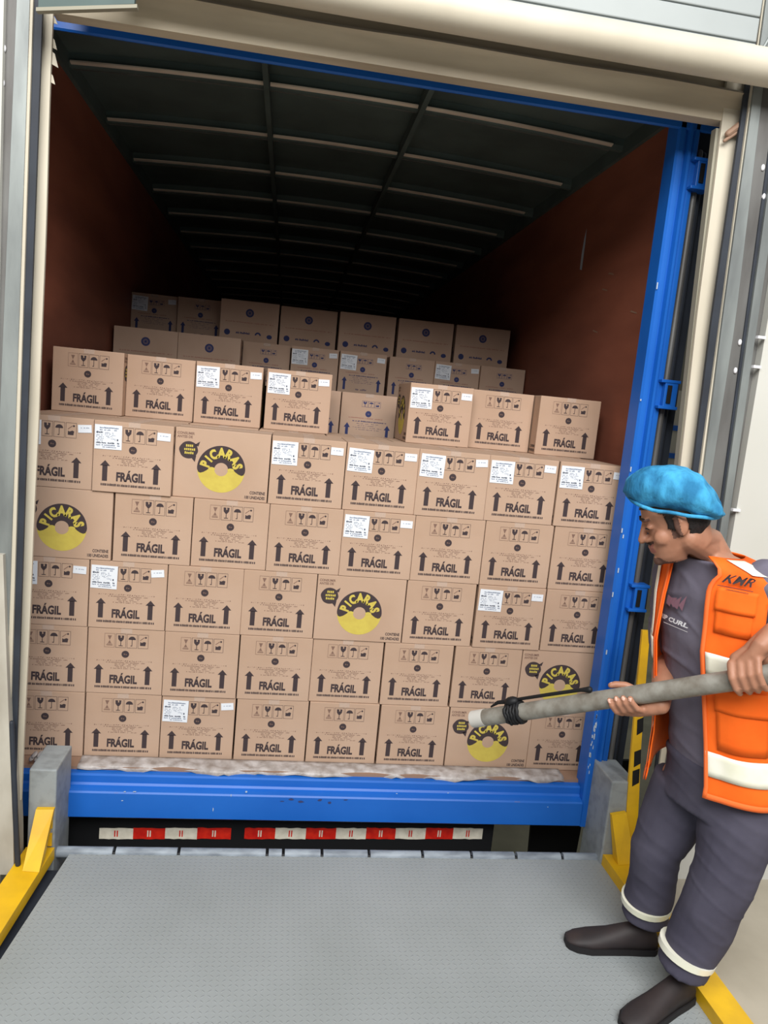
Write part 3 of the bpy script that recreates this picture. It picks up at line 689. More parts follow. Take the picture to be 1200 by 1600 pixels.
def carton_mesh(name, W, D, H, card, endf, sidef):
    mb = MB(); mb.box((-W/2, -D/2, 0), (W/2, D/2, H), card, .0025)
    endf.put(mb, (-W/2, -D/2, 0), (1, 0, 0), (0, 0, 1), (0, -1, 0)); endf.put(mb, (W/2, D/2, 0), (-1, 0, 0), (0, 0, 1), (0, 1, 0))
    sidef.put(mb, (W/2, -D/2, 0), (0, 1, 0), (0, 0, 1), (1, 0, 0)); sidef.put(mb, (-W/2, D/2, 0), (0, -1, 0), (0, 0, 1), (-1, 0, 0))
    return mb.mesh(name)
meA = carton_mesh('carton', WA, DA, HA, 'card', face_fragil(), face_picaras())
meB = carton_mesh('carton', WB, DB, HB, 'cardB', face_navy_end(), face_navy_side())
def tape_mesh(W, D, H):
    mb = MB(); e = .0012; w_ = .022; dn = .018
    mb.box((-w_, -D/2-e, H), (w_, D/2+e, H+.0008), 'tape'); mb.box((-w_, -D/2-e, H-dn), (w_, -D/2-e+.0004, H), 'tape'); mb.box((-w_, D/2+e-.0004, H-dn), (w_, D/2+e, H), 'tape')
    return mb.mesh('packing_tape')
tA, tB = tape_mesh(WA, DA, HA), tape_mesh(WB, DB, HB)
def sticker_meshes(W, D, H):
    F = Flat(.1, .093); s_ = MB()
    s_.box((0, -.0012, 0), (.100, 0, .093), 'lab')
    st = s_.mesh('label_sticker')
    F = Flat(.1, .093); r = random.Random(4)
    F.squiggle(.016, .088, .079, .006, 'labink', 1, .8); F.squiggle(.012, .086, .071, .005, 'labink', 2, .7)
    F.squiggle(.006, .030, .060, .008, 'labink2', 3, .95)
    for k in range(4): F.squiggle(.006, .034, .052-.0065*k, .003, 'labink', 4+k, .8)
    for k in range(7): F.squiggle(.038, .078, .062-.0045*k, .0025, 'labink', 30+k, .55)
    F.squiggle(.006, .094, .021, .007, 'labink2', 12, .85); F.squiggle(.006, .094, .013, .005, 'labink', 13, .8); F.squiggle(.03, .08, .006, .004, 'labink', 14, .8)
    F.rect(.082, .034, .087, .041, 'labink2')
    t_ = MB(); F.put(t_, (0, -.0014, 0), (1, 0, 0), (0, 0, 1), (0, -1, 0)); pr = t_.mesh('printed_text')
    d_ = MB(); d_.box((0, -.0012, 0), (.050, 0, .030), 'lab')
    F = Flat(.05, .03); F.squiggle(.008, .042, .017, .003, 'labink', 1, .4); 
    F.put(d_, (0, -.0013, 0), (1, 0, 0), (0, 0, 1), (0, -1, 0)); dm = d_.mesh('date_sticker')
    return st, pr, dm
stM, prM, dtM = sticker_meshes(WA, DA, HA)

def part(name, me, parent, loc, ry=0):
    o = bpy.data.objects.new(name, me); COL.objects.link(o); o.parent = parent; o.location = loc; o.rotation_euler = (0, ry, 0); return o
def carton(kind, x0, yf, z0, turned, sticker, label, group, tape=True):
    """x0: left edge of the visible face, yf: its plane"""
    W, D, H = (WA, DA, HA) if kind == 'A' else (WB, DB, HB)
    o = bpy.data.objects.new('carton', meA if kind == 'A' else meB); COL.objects.link(o)
    fw, fd = (D, W) if turned else (W, D)
    o.location = (x0+.001+fw/2, yf+fd/2, z0)
    if turned: o.rotation_euler.z = -PI/2
    else: o.rotation_euler.z = random.uniform(-.004, .004)
    tag(o, label, 'box', group)
    if tape: part('packing_tape', tA if kind == 'A' else tB, o, (random.uniform(-.004, .004), 0, 0))
    if sticker:
        s_ = part('label_sticker', stM, o, (-W/2+.004+random.uniform(-.001, .003), -D/2-.0008, H-.105-.006+random.uniform(-.003, .003)+.0), random.uniform(-.02, .04))
        part('printed_text', prM, s_, (0, 0, 0))
        part('date_sticker', dtM, o, (W/2-.0585+random.uniform(-.003, .003), -D/2-.0008, H-.056+random.uniform(-.003, .004)), random.uniform(-.10, .05))
    return o

ORD = ['leftmost', 'second from the left', 'third from the left', 'fourth from the left', 'fifth from the left', 'sixth from the left', 'seventh from the left', 'rightmost']
ROWN = {0: 'bottom row', 1: 'second row from the bottom', 2: 'third row from the bottom', 3: 'fourth row from the bottom', 4: 'fifth row from the bottom'}
HR = .2744
# (row, left edge, pattern, indices with a white sticker)
ROWS = [(0, .14-.3, 'ssssssLs', {2}), (1, .14-.3, 'sssssssL', set()), (2, .138-.3, 'ssssLsss', {0, 1, 6}), (3, .22-.376, 'Lsssssss', {4}), (4, .134-.3, 'ssLsssss', {0, 1, 3, 4, 5, 6, 7})]
XK = {0: [.14, .44, .743, 1.043, 1.347, 1.652, 2.02], 1: [.14, .438, .738, 1.036, 1.337, 1.642, 1.942], 2: [.138, .436, .733, 1.032, 1.405, 1.711, 2.014], 3: [.22, .519, .817, 1.114, 1.412, 1.711, 2.012], 4: [.134, .432, .805, 1.104, 1.401, 1.696, 1.998]}
for r_, x0, pat, stk in ROWS:
    xs = [x0]+XK[r_]
    for k, c in enumerate(pat):
        L_ = c == 'L'; st = k in stk
        w_ = DA if L_ else WA
        x = xs[k]; 
        if k+1 < len(xs) and xs[k+1]-x < w_: x = xs[k+1]-w_-.001
        desc = 'carton with round logo' if L_ else ('white-stickered carton' if st else 'plain FRÁGIL carton')
        carton('A', x, random.uniform(-.004, .004)+(.0 if not (r_ == 4 and k == 2) else .012)-(.010 if (r_ == 4 and k == 1) else 0), r_*HR, L_, st,
               '%s, %s in the %s' % (desc, ORD[k], ROWN[r_]), 'cartons of the front stack')
# tier standing back on the ledge
T7 = [(-.16, .442, 0), (.138, .500, 0), (.440, .476, 1), (.753, .500, 1), (1.402, .412, 1), (1.715, .480, 0), (2.020-.004, .400, 0)]
pos7 = ['against the left plywood wall', 'second from the left plywood wall', 'third from the left wall', 'beside the gap, on its left', 'beside the gap, on its right', 'second from the right end', 'nearest the right plywood wall']
for (x, y, st), p in zip(T7, pos7):
    carton('A', x, y, 5*HR, False, bool(st), '%s carton on the ledge, %s' % ('white-stickered' if st else 'plain FRÁGIL', p), 'cartons standing on the ledge')
# second column of cartons carrying the ledge tier (only their tops show on the ledge)
for k in range(8):
    carton('A', -.166+.302*k, .378, 4*HR, False, False, 'carton behind the fifth row, its top edge showing on the ledge, '+ORD[k], 'cartons carrying the ledge tier', tape=True)
z5 = 5*HB
o = carton('B', 1.138, 1.014, z5, False, False, 'carton with blue arrows, whole in the gap of the ledge row', 'blue printed cartons deeper in the truck')
o = carton('B', .836, 1.03, z5, False, False, 'carton with blue arrow, narrow slice showing at the left side of the gap', 'blue printed cartons deeper in the truck')
T8 = [(-.195, 1.70, 'L', 0), (.177, 1.70, 'L', 0), (.550, 1.86, 's', 0), (.854, 1.80, 's', 1), (1.157, 1.77, 's', 1), (1.480, 1.83, 's', 0), (1.774, 1.81, 's', 1), (2.073, 1.79, 's', 0)]
for k, (x, y, c, st) in enumerate(T8):
    carton('B', x, y, 6*HB, c == 'L', bool(st), '%s %s carton, %s in the middle rear tier' % ('wide' if c == 'L' else 'narrow', 'stickered' if st else 'unstickered', ORD[k]), 'cartons of the middle rear tier')
T9 = [(-.235, 2.24, 's', 1), (.075, 2.20, 's', 0), (.385, 2.02, 'L', 0), (.766, 2.06, 'L', 0), (1.150, 2.0, 'L', 0), (1.540, 2.0, 'L', 0), (1.930, 1.99, 'L', 0)]
for k, (x, y, c, st) in enumerate(T9):
    if k == 0: x = -.213
    if k == 1: x = .09
    if c == 'L': y = max(y, T8[0][1]+WB+.005)
    carton('B', x, y+.0, 7*HB, c == 'L', bool(st), 'dim %s carton%s, %s in the topmost rear tier' % ('wide' if c == 'L' else 'narrow', ' with a sticker' if st else '', ORD[k if k < 6 else 7]), 'cartons of the topmost rear tier')

# things outside past the truck's right side
b = MB(); b.box((4.5, 9, -1.3), (12, 9.3, 6), 'khaki'); struct(b.build('wall_back'))
pl = empty('stacked_panels', (6.9, 8, -1.3), 'pale yellow panels with blue bands seen in the gap right of the truck', 'panels')
b = MB(); b.box((6.3, 8, -1.3), (8.6, 8.4, 2.2), 'cream'); lpart(b, 'panel', pl)
b = MB(); b.box((6.29, 7.97, 1.58), (8.6, 8, 1.66), 'blue'); b.box((6.29, 7.97, 1.15), (8.6, 8, 1.23), 'blue'); lpart(b, 'blue_band', pl)

# ------------------------------------------------------------------ the worker
Fd = Vector((-.92, -.39, 0)).normalized(); Ld = Vector((-Fd.y, Fd.x, 0))*1.0
Ld = Vector((.39, -.92, 0)).normalized()
Z = Vector((0, 0, 1))
YP = -.95
pelvis = at(1128, 1195, Y=YP); chest = at(1122, 1000, Y=YP); shl = at(1132, 884, Y=YP); nkb = at(1098, 856, Y=YP+.01)
pr = empty('person', (2.22, -.95, ZR), 'worker in blue hair net, orange reflective vest and dark trousers holding a grey pole', 'person')
axis = [(pelvis.z-.12, pelvis+Vector((.0, 0, 0))), (pelvis.z, pelvis), (chest.z, chest), (shl.z, shl), (nkb.z, nkb), (nkb.z+.08, nkb+Vector((-.02, .01, 0)))]
prof_t = [(pelvis.z-.12, .150, .120), (pelvis.z, .160, .125), (pelvis.z+.12, .152, .118), (chest.z, .172, .125), (chest.z+.13, .180, .118), (shl.z+.005, .178, .102), (nkb.z-.030, .150, .086), (nkb.z-.008, .096, .068), (nkb.z+.01, .060, .056), (nkb.z+.05, .050, .050)]
def lerp_tab(tab, z):
    if z <= tab[0][0]: return tab[0][1:]
    for a, c in zip(tab, tab[1:]):
        if z <= c[0]:
            t = (z-a[0])/(c[0]-a[0]); return tuple(p*(1-t)+q_*t for p, q_ in zip(a[1:], c[1:]))
    return tab[-1][1:]
def tors(z, th, off=0):
    """point on the torso; th from the facing direction towards the person's left"""
    c = lerp_tab(axis, z)[0]; a, bb = lerp_tab(prof_t, z)
    e = .85; cs, sn = math.cos(th), math.sin(th)
    cs = math.copysign(abs(cs)**e, cs); sn = math.copysign(abs(sn)**e, sn)
    return Vector((c.x, c.y, z))+Ld*(a+off)*sn+Fd*(bb+off)*cs
def torso_rings(mb, z0, z1, off, m, n=18, k=28):
    mb.rings([[tors(z0+(z1-z0)*i/n, 2*PI*j/k, off) for j in range(k)] for i in range(n+1)], m)

sL = shl+Ld*.165+Vector((0, 0, -.045)); sR = shl-Ld*.160+Vector((0, 0, -.06))
# the pole it holds
pd = Vector((-.24, .25, -.19)).normalized()
hl = at(1180, 1058, Y=-1.21); tip = at(738, 1124, Y=-.60); pd = (tip-hl).normalized()
PR = .0285
def pole(t): return hl+pd*t
up_ = (Z-pd*Z.dot(pd)).normalized(); cm_ = pd.cross(up_)
if cm_.y > 0: cm_ = -cm_
tR = (at(985, 1098, Y=-.9)-hl).dot(pd)
def tparam(px):   # pole parameter whose image has this column
    lo, hi = -.3, 1.3
    for _ in range(40):
        m = (lo+hi)/2; d = pole(m)-CAM; x = 600+FPX*d.dot(_r)/d.dot(_f)
        if x > px: lo = m
        else: hi = m
    return m
tR = tparam(978)
def around(t, phi, r):   # phi 0 up, 90 towards the camera, 180 below
    a = math.radians(phi); return pole(t)+(up_*math.cos(a)+cm_*math.sin(a))*r
sk = MB()
# torso, neck
torso_rings(sk, pelvis.z-.1, nkb.z-.0, -.018, 'skin')
Fh = Vector((-.90, .44, 0)).normalized(); Lh = Vector((-Fh.y, Fh.x, 0)); Lh = Z.cross(Fh)
pt_ = math.radians(24)
hX = (Fh*math.cos(pt_)-Z*math.sin(pt_)).normalized(); hY = Lh; hZ = hX.cross(hY)
if hZ.z < 0: hZ = -hZ
H0 = at(1056, 812, Y=-.95)
HS = .98
def hp(x, y, z): return H0+(hX*x+hY*y+hZ*z)*HS
hr = [(-.122, .060, .0, .018), (-.115, .078, .0, .032), (-.10, .086, -.01, .044), (-.08, .086, -.035, .054), (-.055, .087, -.07, .062), (-.03, .085, -.088, .068), (0, .081, -.10, .072), (.03, .092, -.108, .075), (.06, .088, -.108, .075), (.085, .068, -.095, .064), (.103, .035, -.062, .044), (.112, 0, -.03, .018)]
def hring(z, f_, b_, hw, off=0, n=28):
    c = (f_+b_)/2; a = (f_-b_)/2+off; P = []
    for k in range(n):
        t = 2*PI*k/n; cs, sn = math.cos(t), math.sin(t)
        w_ = (hw+off)*(1-.12*max(0, cs))
        P.append(hp(c+a*cs, w_*math.copysign(abs(sn)**.9, sn), z))
    return P
sk.rings([hring(*r) for r in hr], 'skin')
# nose, lips, brow, lids, ears
sk.tube([hp(.085, 0, .020), hp(.100, 0, -.012), hp(.110, 0, -.034)], [.008, .010, .0115], 'skin', 10)
for s_ in (-1, 1):
    sk.tube([hp(.094, s_*.010, -.038), hp(.088, s_*.015, -.036)], [.0085, .007], 'skin', 8)
    sk.ellipsoid(hp(.076, s_*.031, .002), [hX*.011, hY*.016, hZ*.009], 'skin', 12, 8)
    sk.tube([hp(.088, s_*.010, .026), hp(.082, s_*.042, .026)], [.009, .007], 'skin', 8)
    sk.ellipsoid(hp(-.008, s_*.076, -.010), [hX*.019, hY*.008, hZ*.033], 'skin', 16, 10)
    sk.tube([hp(.0, s_*.078, -.038), hp(-.012, s_*.084, .0), hp(-.004, s_*.085, .020), hp(.010, s_*.082, .014)], [.005, .005, .005, .004], 'skin', 8)
    sk.ellipsoid(hp(.05, s_*.048, -.035), [hX*.026, hY*.016, hZ*.024], 'skin', 12, 8)
sk.tube([hp(.083, -.018, -.062), hp(.092, 0, -.059), hp(.083, .018, -.062)], [.006, .008, .006], 'skin', 8)
sk.tube([hp(.081, -.015, -.073), hp(.090, 0, -.074), hp(.081, .015, -.073)], [.006, .0085, .006], 'skin', 8)
sk.ellipsoid(hp(.078, 0, -.105), [hX*.018, hY*.022, hZ*.017], 'skin', 12, 8)
sk.tube([hp(-.036, 0, -.02), hp(-.036, 0, -.07), nkb+Vector((.0, 0, .02)), shl+Vector((0, 0, -.06))], [.052, .051, .054, .070], 'skin', 18)
sk.tube([hp(-.02, .035, -.06), nkb+Ld*.03+Fd*.02], [.035, .035], 'skin', 12)
# arms
elL = sL+Vector((.150, -.10, -.225)); wrL = around(-.045, -8, .105)+Vector((.03, -.01, .012))
elR = sR+Vector((.045, .06, -.290)); wrR = around(tR-.085, 190, .045)+Vector((.012, .012, .0))
sk.tube([sL, sL.lerp(elL, .5), elL, elL.lerp(wrL, .35), wrL], [.062, .050, .041, .043, .028], 'skin', 16)
sk.tube([sR, sR.lerp(elR, .5), elR, elR.lerp(wrR, .35), wrR], [.058, .046, .039, .040, .027], 'skin', 16)
# legs inside the trousers
hipR = at(1072, 1215, Y=-.86); knR = at(1026, 1325, Y=-.83); anR = at(1006, 1432, Y=-.80)
hipL = at(1165, 1222, Y=-1.03); knL = at(1132, 1362, Y=-1.05); anL = at(1066, 1512, Y=-1.03)
for h_, k_, a_ in ((hipR, knR, anR), (hipL, knL, anL)):
    sk.tube([h_, h_.lerp(k_, .5), k_, k_.lerp(a_, .3), a_], [.075, .065, .050, .050, .036], 'skin', 14)
# hands -------------------------------------------------------
fr_ = .0088
nails = []
# far hand: palm under the pole, finger tips up on the near side
for k, t in enumerate((.0335, .011, -.011, -.032)):
    T = tR+t; L_ = (.94, 1.0, .97, .86)[k]
    ang = [205, 178, 148, 148-42*L_, 148-68*L_]
    pts = [around(T-.018, ang[0], PR+.020), around(T-.006, ang[1], PR+.018), around(T, ang[2], PR+.0135), around(T+.002, ang[3], PR+.0100), around(T+.003, ang[4], PR+.0090)]
    sk.tube(pts, [.0105, .0103, .0096, .0088, .0078], 'skin', 10)
    nails.append(around(T+.003, ang[4]+4, PR+.0175))
# palm block
sk.tube([around(tR+.020, 200, PR+.020), around(tR-.015, 200, PR+.022), around(tR-.055, 198, PR+.020), wrR], [.016, .021, .023, .026], 'skin', 14)
sk.tube([around(tR+.022, 222, PR+.016), around(tR-.015, 226, PR+.018), around(tR-.055, 215, PR+.018), wrR], [.013, .018, .021, .024], 'skin', 14)
# thumb over the top, from the far side
pts = [around(tR-.050, 232, PR+.018), around(tR-.022, 268, PR+.018), around(tR+.006, 310, PR+.014), around(tR+.028, 338, PR+.0115), around(tR+.040, 350, PR+.010)]
sk.tube(pts, [.017, .0145, .0118, .0110, .0092], 'skin', 12); nails.append(around(tR+.038, 346, PR+.0195))
# near hand: overhand, back of the hand on top, fingers down the near side
for k, t in enumerate((.046, .022, -.001, -.023)):
    L_ = (.95, 1.0, .96, .84)[k]
    pts = [around(t-.020, -18, PR+.034), around(t-.004, 28, PR+.026), around(t, 72, PR+.0165), around(t, 72+48*L_, PR+.0115), around(t, 72+86*L_, PR+.0095)]
    sk.tube(pts, [.0120, .0118, .0105, .0096, .0084], 'skin', 12)
sk.tube([around(.030, 8, PR+.030), around(0, -6, PR+.036), around(-.030, -12, PR+.052), wrL], [.017, .022, .027, .030], 'skin', 14)
sk.tube([around(.010, 20, PR+.026), around(-.018, 14, PR+.034), around(-.040, 8, PR+.050), wrL], [.015, .020, .024, .028], 'skin', 14)
sk.tube([around(-.030, -40, PR+.026), around(-.008, -75, PR+.020), around(.016, -112, PR+.014), around(.032, -140, PR+.0105)], [.018, .014, .0118, .0095], 'skin', 12)
body = fused(sk, 'body', .0042, pr, smooth_it=3, fac=.45, mats=['skin', 'stub', 'lips', 'nail'])
L0 = Vector(pr.location)
Rh = Matrix((hX, hY, hZ))
for p in body.data.polygons:
    c = Vector(p.center)+L0; d = c-H0
    x, y, z = d.dot(hX)/HS, d.dot(hY)/HS, d.dot(hZ)/HS
    if abs(y) < .09 and -.14 < z < .08 and x > -.03:
        lipz = abs(y) < .022 and -.078 < z < -.052 and x > .075
        mous = x > .072 and abs(y) < .026 and -.053 < z < -.043
        goat = x > .035 and abs(y) < .030 and -.135 < z < -.094
        brow = x > .07 and .009 < abs(y) < .05 and .021 < z < .030
        side = -.005 < x < .022 and abs(y) > .05 and -.045 < z < .08
        eye = x > .078 and .02 < abs(y) < .042 and -.004 < z < .003
        if lipz: p.material_index = 2
        elif mous or goat or brow or side or eye: p.material_index = 1
    for q in nails:
        if (c-q).length < .0068: p.material_index = 3

# hair below the net
hb = MB(); RR = []; n = 96; hz_ = [(r[0],)+r[1:] for r in hr[3:]]
for i in range(61):
    z = hr[3][0]+(hr[-1][0]-hr[3][0])*i/60; f_, b_, hw = lerp_tab(hz_, z); RR.append(hring(z, f_, b_, hw, .004, n))
vs = [p for r in RR for p in r]; fs = []
for i in range(len(RR)-1):
    for k in range(n):
        ids = [i*n+k, i*n+(k+1) % n, (i+1)*n+(k+1) % n, (i+1)*n+k]
        c = sum((vs[q] for q in ids), Vector())/4-H0; x, z = c.dot(hX)/HS, c.dot(hZ)/HS
        lim = .058 if x > .062 else (.058-(.062-x)/.034*.030 if x > .028 else (-.012-(.028-x)*.6 if x > .006 else (.012 if x > -.028 else (-.048-.02*min(1, (-.028-x)/.05)))))
        if z > lim: fs.append(ids)
hb.add(vs, fs, 'hair'); ho = lpart(hb, 'hair', pr, True)
m = ho.modifiers.new('s', 'SOLIDIFY'); m.thickness = .004

for s_ in (-1, 1):
    b = MB(); b.tube([hp(.0965, s_*.012, .029), hp(.0955, s_*.027, .034), hp(.084, s_*.046, .030)], [.0028, .0034, .0018], 'hair', 8); lpart(b, 'eyebrow', pr, True)
    b = MB(); b.tube([hp(.0868, s_*.019, -.002), hp(.0885, s_*.030, .001), hp(.080, s_*.045, -.003)], [.0014, .0022, .0012], 'hair', 8); lpart(b, 'eyelash', pr, True)
b = MB(); b.tube([hp(.089, -.020, -.051), hp(.097, 0, -.047), hp(.089, .020, -.051)], [.0022, .0036, .0022], 'hair', 8); lpart(b, 'moustache', pr, True)
# hair net: puffed cap with gathered brim
nb = MB(); NC = at(1053, 771, Y=-.95); nX = (Vector((-.86, .51, 0))).normalized(); nY = Z.cross(nX)
sc = .00182
outl = [(-78, 8), (-75, -12), (-62, -28), (-40, -40), (-12, -44), (14, -42), (38, -31), (58, -12), (72, 10), (78, 24), (73, 36), (40, 37), (10, 34), (-22, 33), (-44, 30), (-66, 22)]
# loft: slices along the front-back axis, closed by the outline's top and bottom
def cap_top(u):
    top = [(-79, 8), (-75, -12), (-62, -28), (-40, -40), (-12, -44), (14, -42), (38, -31), (58, -12), (72, 10), (79, 25)]
    for a, c in zip(top, top[1:]):
        if a[0] <= u <= c[0]: return a[1]+(c[1]-a[1])*(u-a[0])/(c[0]-a[0])
    return 20
def cap_bot(u):
    bot = [(-79, 8), (-70, 20), (-44, 33), (-22, 36), (10, 36), (40, 38), (70, 38), (79, 27)]
    for a, c in zip(bot, bot[1:]):
        if a[0] <= u <= c[0]: return a[1]+(c[1]-a[1])*(u-a[0])/(c[0]-a[0])
    return 20
R2 = []
for i in range(37):
    u = -78.5+157*(.5-.5*math.cos(PI*i/36)); zt = -cap_top(u)*sc; zb = -(cap_bot(u)*.80 if cap_bot(u) > 12 else cap_bot(u))*sc
    hw = .100*math.sqrt(max(.002, 1-((u-4)/84)**2)); zc = (zt+zb)/2; hz = (zt-zb)/2
    P = []
    for k in range(40):
        a = 2*PI*k/40; c, s_ = math.cos(a), math.sin(a)
        P.append(NC-nX*(u*sc)+nY*(hw*math.copysign(abs(c)**.8, c))+Z*(zc+hz*math.copysign(abs(s_)**.85, s_)))
    R2.append(P)
nb.rings(R2, 'net')
net = fused(nb, 'hair_net', .004, pr, smooth_it=2, mats=['net'], noise_amp=.007, noise_scale=26)
b = MB(); bp_ = []
for k in range(49):
    a = 2*PI*k/48; 
    u = -66*math.cos(a) if math.cos(a) > 0 else -70*math.cos(a)
    bp_.append(NC-nX*(u*sc)+nY*(.088*math.sin(a))+Z*(-(cap_bot(max(-78, min(78, u)))*.80-2)*sc+.001*math.sin(9*a)))
b.tube(bp_, .0055, 'net', 8, cap=False); lpart(b, 'elastic_band', net if 0 else pr, True)

# t-shirt
ts = MB(); torso_rings(ts, pelvis.z-.055, nkb.z-.030, .004, 'shirt')
def sleeve(s0, e0, f0, r0, r1): ts.tube([s0-(e0-s0)*.15, s0, s0.lerp(e0, f0)], [r0*.9, r0, r1], 'shirt', 18)
sleeve(sL, elL, .86, .070, .070); sleeve(sR, elR, .8, .072, .066)
shirt = fused(ts, 'tshirt', .0065, pr, smooth_it=4, mats=['shirt'], noise_amp=.006, noise_scale=(9, 9, 16), folds=.004)
def on_torso(F, name, parent, z0, th0, off, sgn=1):
    """wrap a flat drawing round the torso; u runs towards the person's left"""
    mb = MB()
    for pts, fs, m, d in F.items:
        V = []
        for u, v in pts:
            a = .15; th = th0+u/.155
            V.append(tors(z0+v, th, off+d))
        mb.add(V, fs, m)
    return lpart(mb, name, parent)
zt_ = at(1060, 990, Y=-1.06).z
F = Flat(1, 1)
F.text('RIP CURL', -.066, 0, .019, 'txt', .035, 1.15, shear=.25); F.rect(-.05, -.012, .025, -.0105, 'txt')
for k in range(4): F.poly([(-.045+.013*k, .050+.012*(k % 2)), (-.030+.013*k, .044), (-.020+.012*k, .070+.008*k), (-.040+.013*k, .078-.006*k)], 'red', .0001*k)
F2 = Flat(1, 1); F2.items = [i for i in F.items if i[2] == 'red']; F.items = [i for i in F.items if i[2] != 'red']
on_torso(F, 'chest_lettering', pr, zt_, math.radians(-10), .0175); on_torso(F2, 'chest_print', pr, zt_, math.radians(-10), .0175)

# vest -------------------------------------------------------
ve = MB(); zh = pelvis.z-.035; zt = nkb.z-.006
nt_, nz_ = 96, 46
A0 = lambda t: math.radians(15-5*t+22*(max(0, t-.86)/.14)**2)# person's left front edge
A1 = lambda t: math.radians(360-31+8*t)         # person's right front edge
def vpt(t, u, off=0):
    z = zh+(zt-zh)*t
    th = A0(t)+(A1(t)-A0(t))*u
    e = .022+.030*(1-t)**2+off
    if u > .93: e += .030*(u-.93)/.07*(1-t)
    if u < .04: e += .010*(1-u/.04)
    w_ = .006*noise.noise(Vector((th*2.2, z*6, 1)))
    p = tors(z, th, e+w_)
    if u > .80: p.z -= .05*(1-t)*(u-.80)/.2
    return p
arm = [(sL+Ld*.045+Vector((0, 0, -.065)), .085), (sR-Ld*.045+Vector((0, 0, -.065)), .085)]
vs = []; fs = []
for i in range(nz_+1):
    for j in range(nt_+1): vs.append(vpt(i/nz_, j/nt_))
def inarm(p):
    for c, r in arm:
        d = p-c
        q = Vector((d.dot(Fd)/.064, d.dot(Ld)/.10, d.z/.105))
        if q.length < 1: return True
    return False
W1 = nt_+1
for i in range(nz_):
    for j in range(nt_):
        ids = [i*W1+j, i*W1+j+1, (i+1)*W1+j+1, (i+1)*W1+j]
        if inarm(sum((vs[q] for q in ids), Vector())/4): continue
        fs.append(ids)
ve.add(vs, fs, 'orange'); vest = lpart(ve, 'vest', pr, True)
m = vest.modifiers.new('s', 'SOLIDIFY'); m.thickness = .004; m.offset = -1
def vpatch(t0, t1, u0, u1, m, name, off=.004, parent=None, nu=30, nv=4, skew=0):
    mb = MB(); V = []
    for i in range(nv+1):
        for j in range(nu+1):
            V.append(vpt(t0+(t1-t0)*i/nv, u0+(u1-u0)*j/nu+skew*i/nv, off))
    mb.add(V, [[i*(nu+1)+j, i*(nu+1)+j+1, (i+1)*(nu+1)+j+1, (i+1)*(nu+1)+j] for i in range(nv) for j in range(nu)], m)
    # keep sub-part placement relative to the vest
    o = lpart(mb, name, parent or vest, True); mo = o.modifiers.new('s', 'SOLIDIFY'); mo.thickness = .0015; mo.offset = 1
    return o
def t_of(px, py, Y=-1.07): return (at(px, py, Y=Y).z-zh)/(zt-zh)
t1_, t2_ = t_of(1110, 1052), t_of(1110, 1018)
vpatch(t1_, t2_, .012, .985, 'refl', 'reflective_strip', nu=80)
t1_, t2_ = t_of(1130, 1208), t_of(1130, 1172)
vpatch(max(.02, t1_), t2_, .004, .99, 'refl', 'reflective_strip', nu=80)
vpatch(.955, .995, .10, .20, 'refl', 'shoulder_strip', nu=10, nv=8, skew=-.02)
vpatch(.62, .93, .955, .978, 'refl', 'shoulder_strip', nu=5, nv=14, skew=-.03)
vpatch(.0, .985, .0, .010, 'oranged', 'binding', nu=2, nv=40); vpatch(.0, .985, .990, 1.0, 'oranged', 'binding', nu=2, nv=40)
vpatch(.0, .025, .0, 1.0, 'oranged', 'binding', nu=90, nv=2)
ta, tb = t_of(1110, 985), t_of(1110, 950); tc_ = t_of(1110, 918)
vpatch(ta, tc_, .025, .125, 'orange', 'chest_pocket', .004, nu=12, nv=6); vpatch(tb, tc_+.01, .022, .128, 'orange', 'pocket_flap', .009, nu=12, nv=6)
vpatch(t_of(1140, 1165), t_of(1140, 1075), .035, .19, 'orange', 'lower_pocket', .004, nu=12, nv=6); vpatch(t_of(1140, 1105), t_of(1140, 1068), .032, .193, 'orange', 'pocket_flap', .009, nu=12, nv=6)
F = Flat(1, 1); F.text('KMR', 0, 0, .036, 'ink', .015, 1.1, shear=.2); F.rect(-.004, -.012, .09, -.010, 'ink'); F.rect(.02, -.019, .08, -.0175, 'ink')
mb = MB(); zl = t_of(1115, 910)
for pts, fs_, m_, d in F.items: mb.add([vpt(zl+.01+v/(zt-zh), .022+u*.95, .014) for u, v in pts], fs_, m_)
lpart(mb, 'vest_print', vest)

# trousers
tr = MB(); torso_rings(tr, pelvis.z-.13, pelvis.z+.03, .012, 'pants', 6)
for h_, k_, a_ in ((hipR, knR, anR), (hipL, knL, anL)):
    mid = k_.lerp(a_, .5)
    back = -Fd*.012
    R_s = [.104, .100, .084, .078, .076] if h_ is hipR else [.114, .112, .096, .086, .080]
    cut_ = a_+Vector((0, 0, .02)); tr.tube([h_+back+Vector((0, 0, -.02)), h_.lerp(k_, .5)+back, k_, mid-Fd*.01, a_+Vector((0, 0, .0))], R_s, 'pants', 20, cap=False)
tr.ellipsoid(pelvis-Fd*.045+Ld*.02+Vector((0, 0, -.05)), [Fd*.14, Ld*.17, Z*.13], 'pants')
trs = fused(tr, 'trousers', .007, pr, smooth_it=4, mats=['pants'], noise_amp=.009, noise_scale=(6, 6, 9), folds=.0022)
for k_, a_, r_ in ((knR, anR, .076), (knL, anL, .080)):
    d = (k_-a_).normalized(); c = a_+Vector((0, 0, .035)); s1 = d.orthogonal().normalized(); s2 = d.cross(s1); mb = MB(); RR = []
    for (h_, rr) in ((.028, r_-.012), (.028, r_+.007), (.048, r_+.008), (.048, r_-.010)):
        RR.append([c+d*(h_-.012)+(s1*math.cos(2*PI*k/28)+s2*math.sin(2*PI*k/28))*rr for k in range(28)])
    mb.rings(RR, 'refl'); lpart(mb, 'reflective_band', trs, 40)
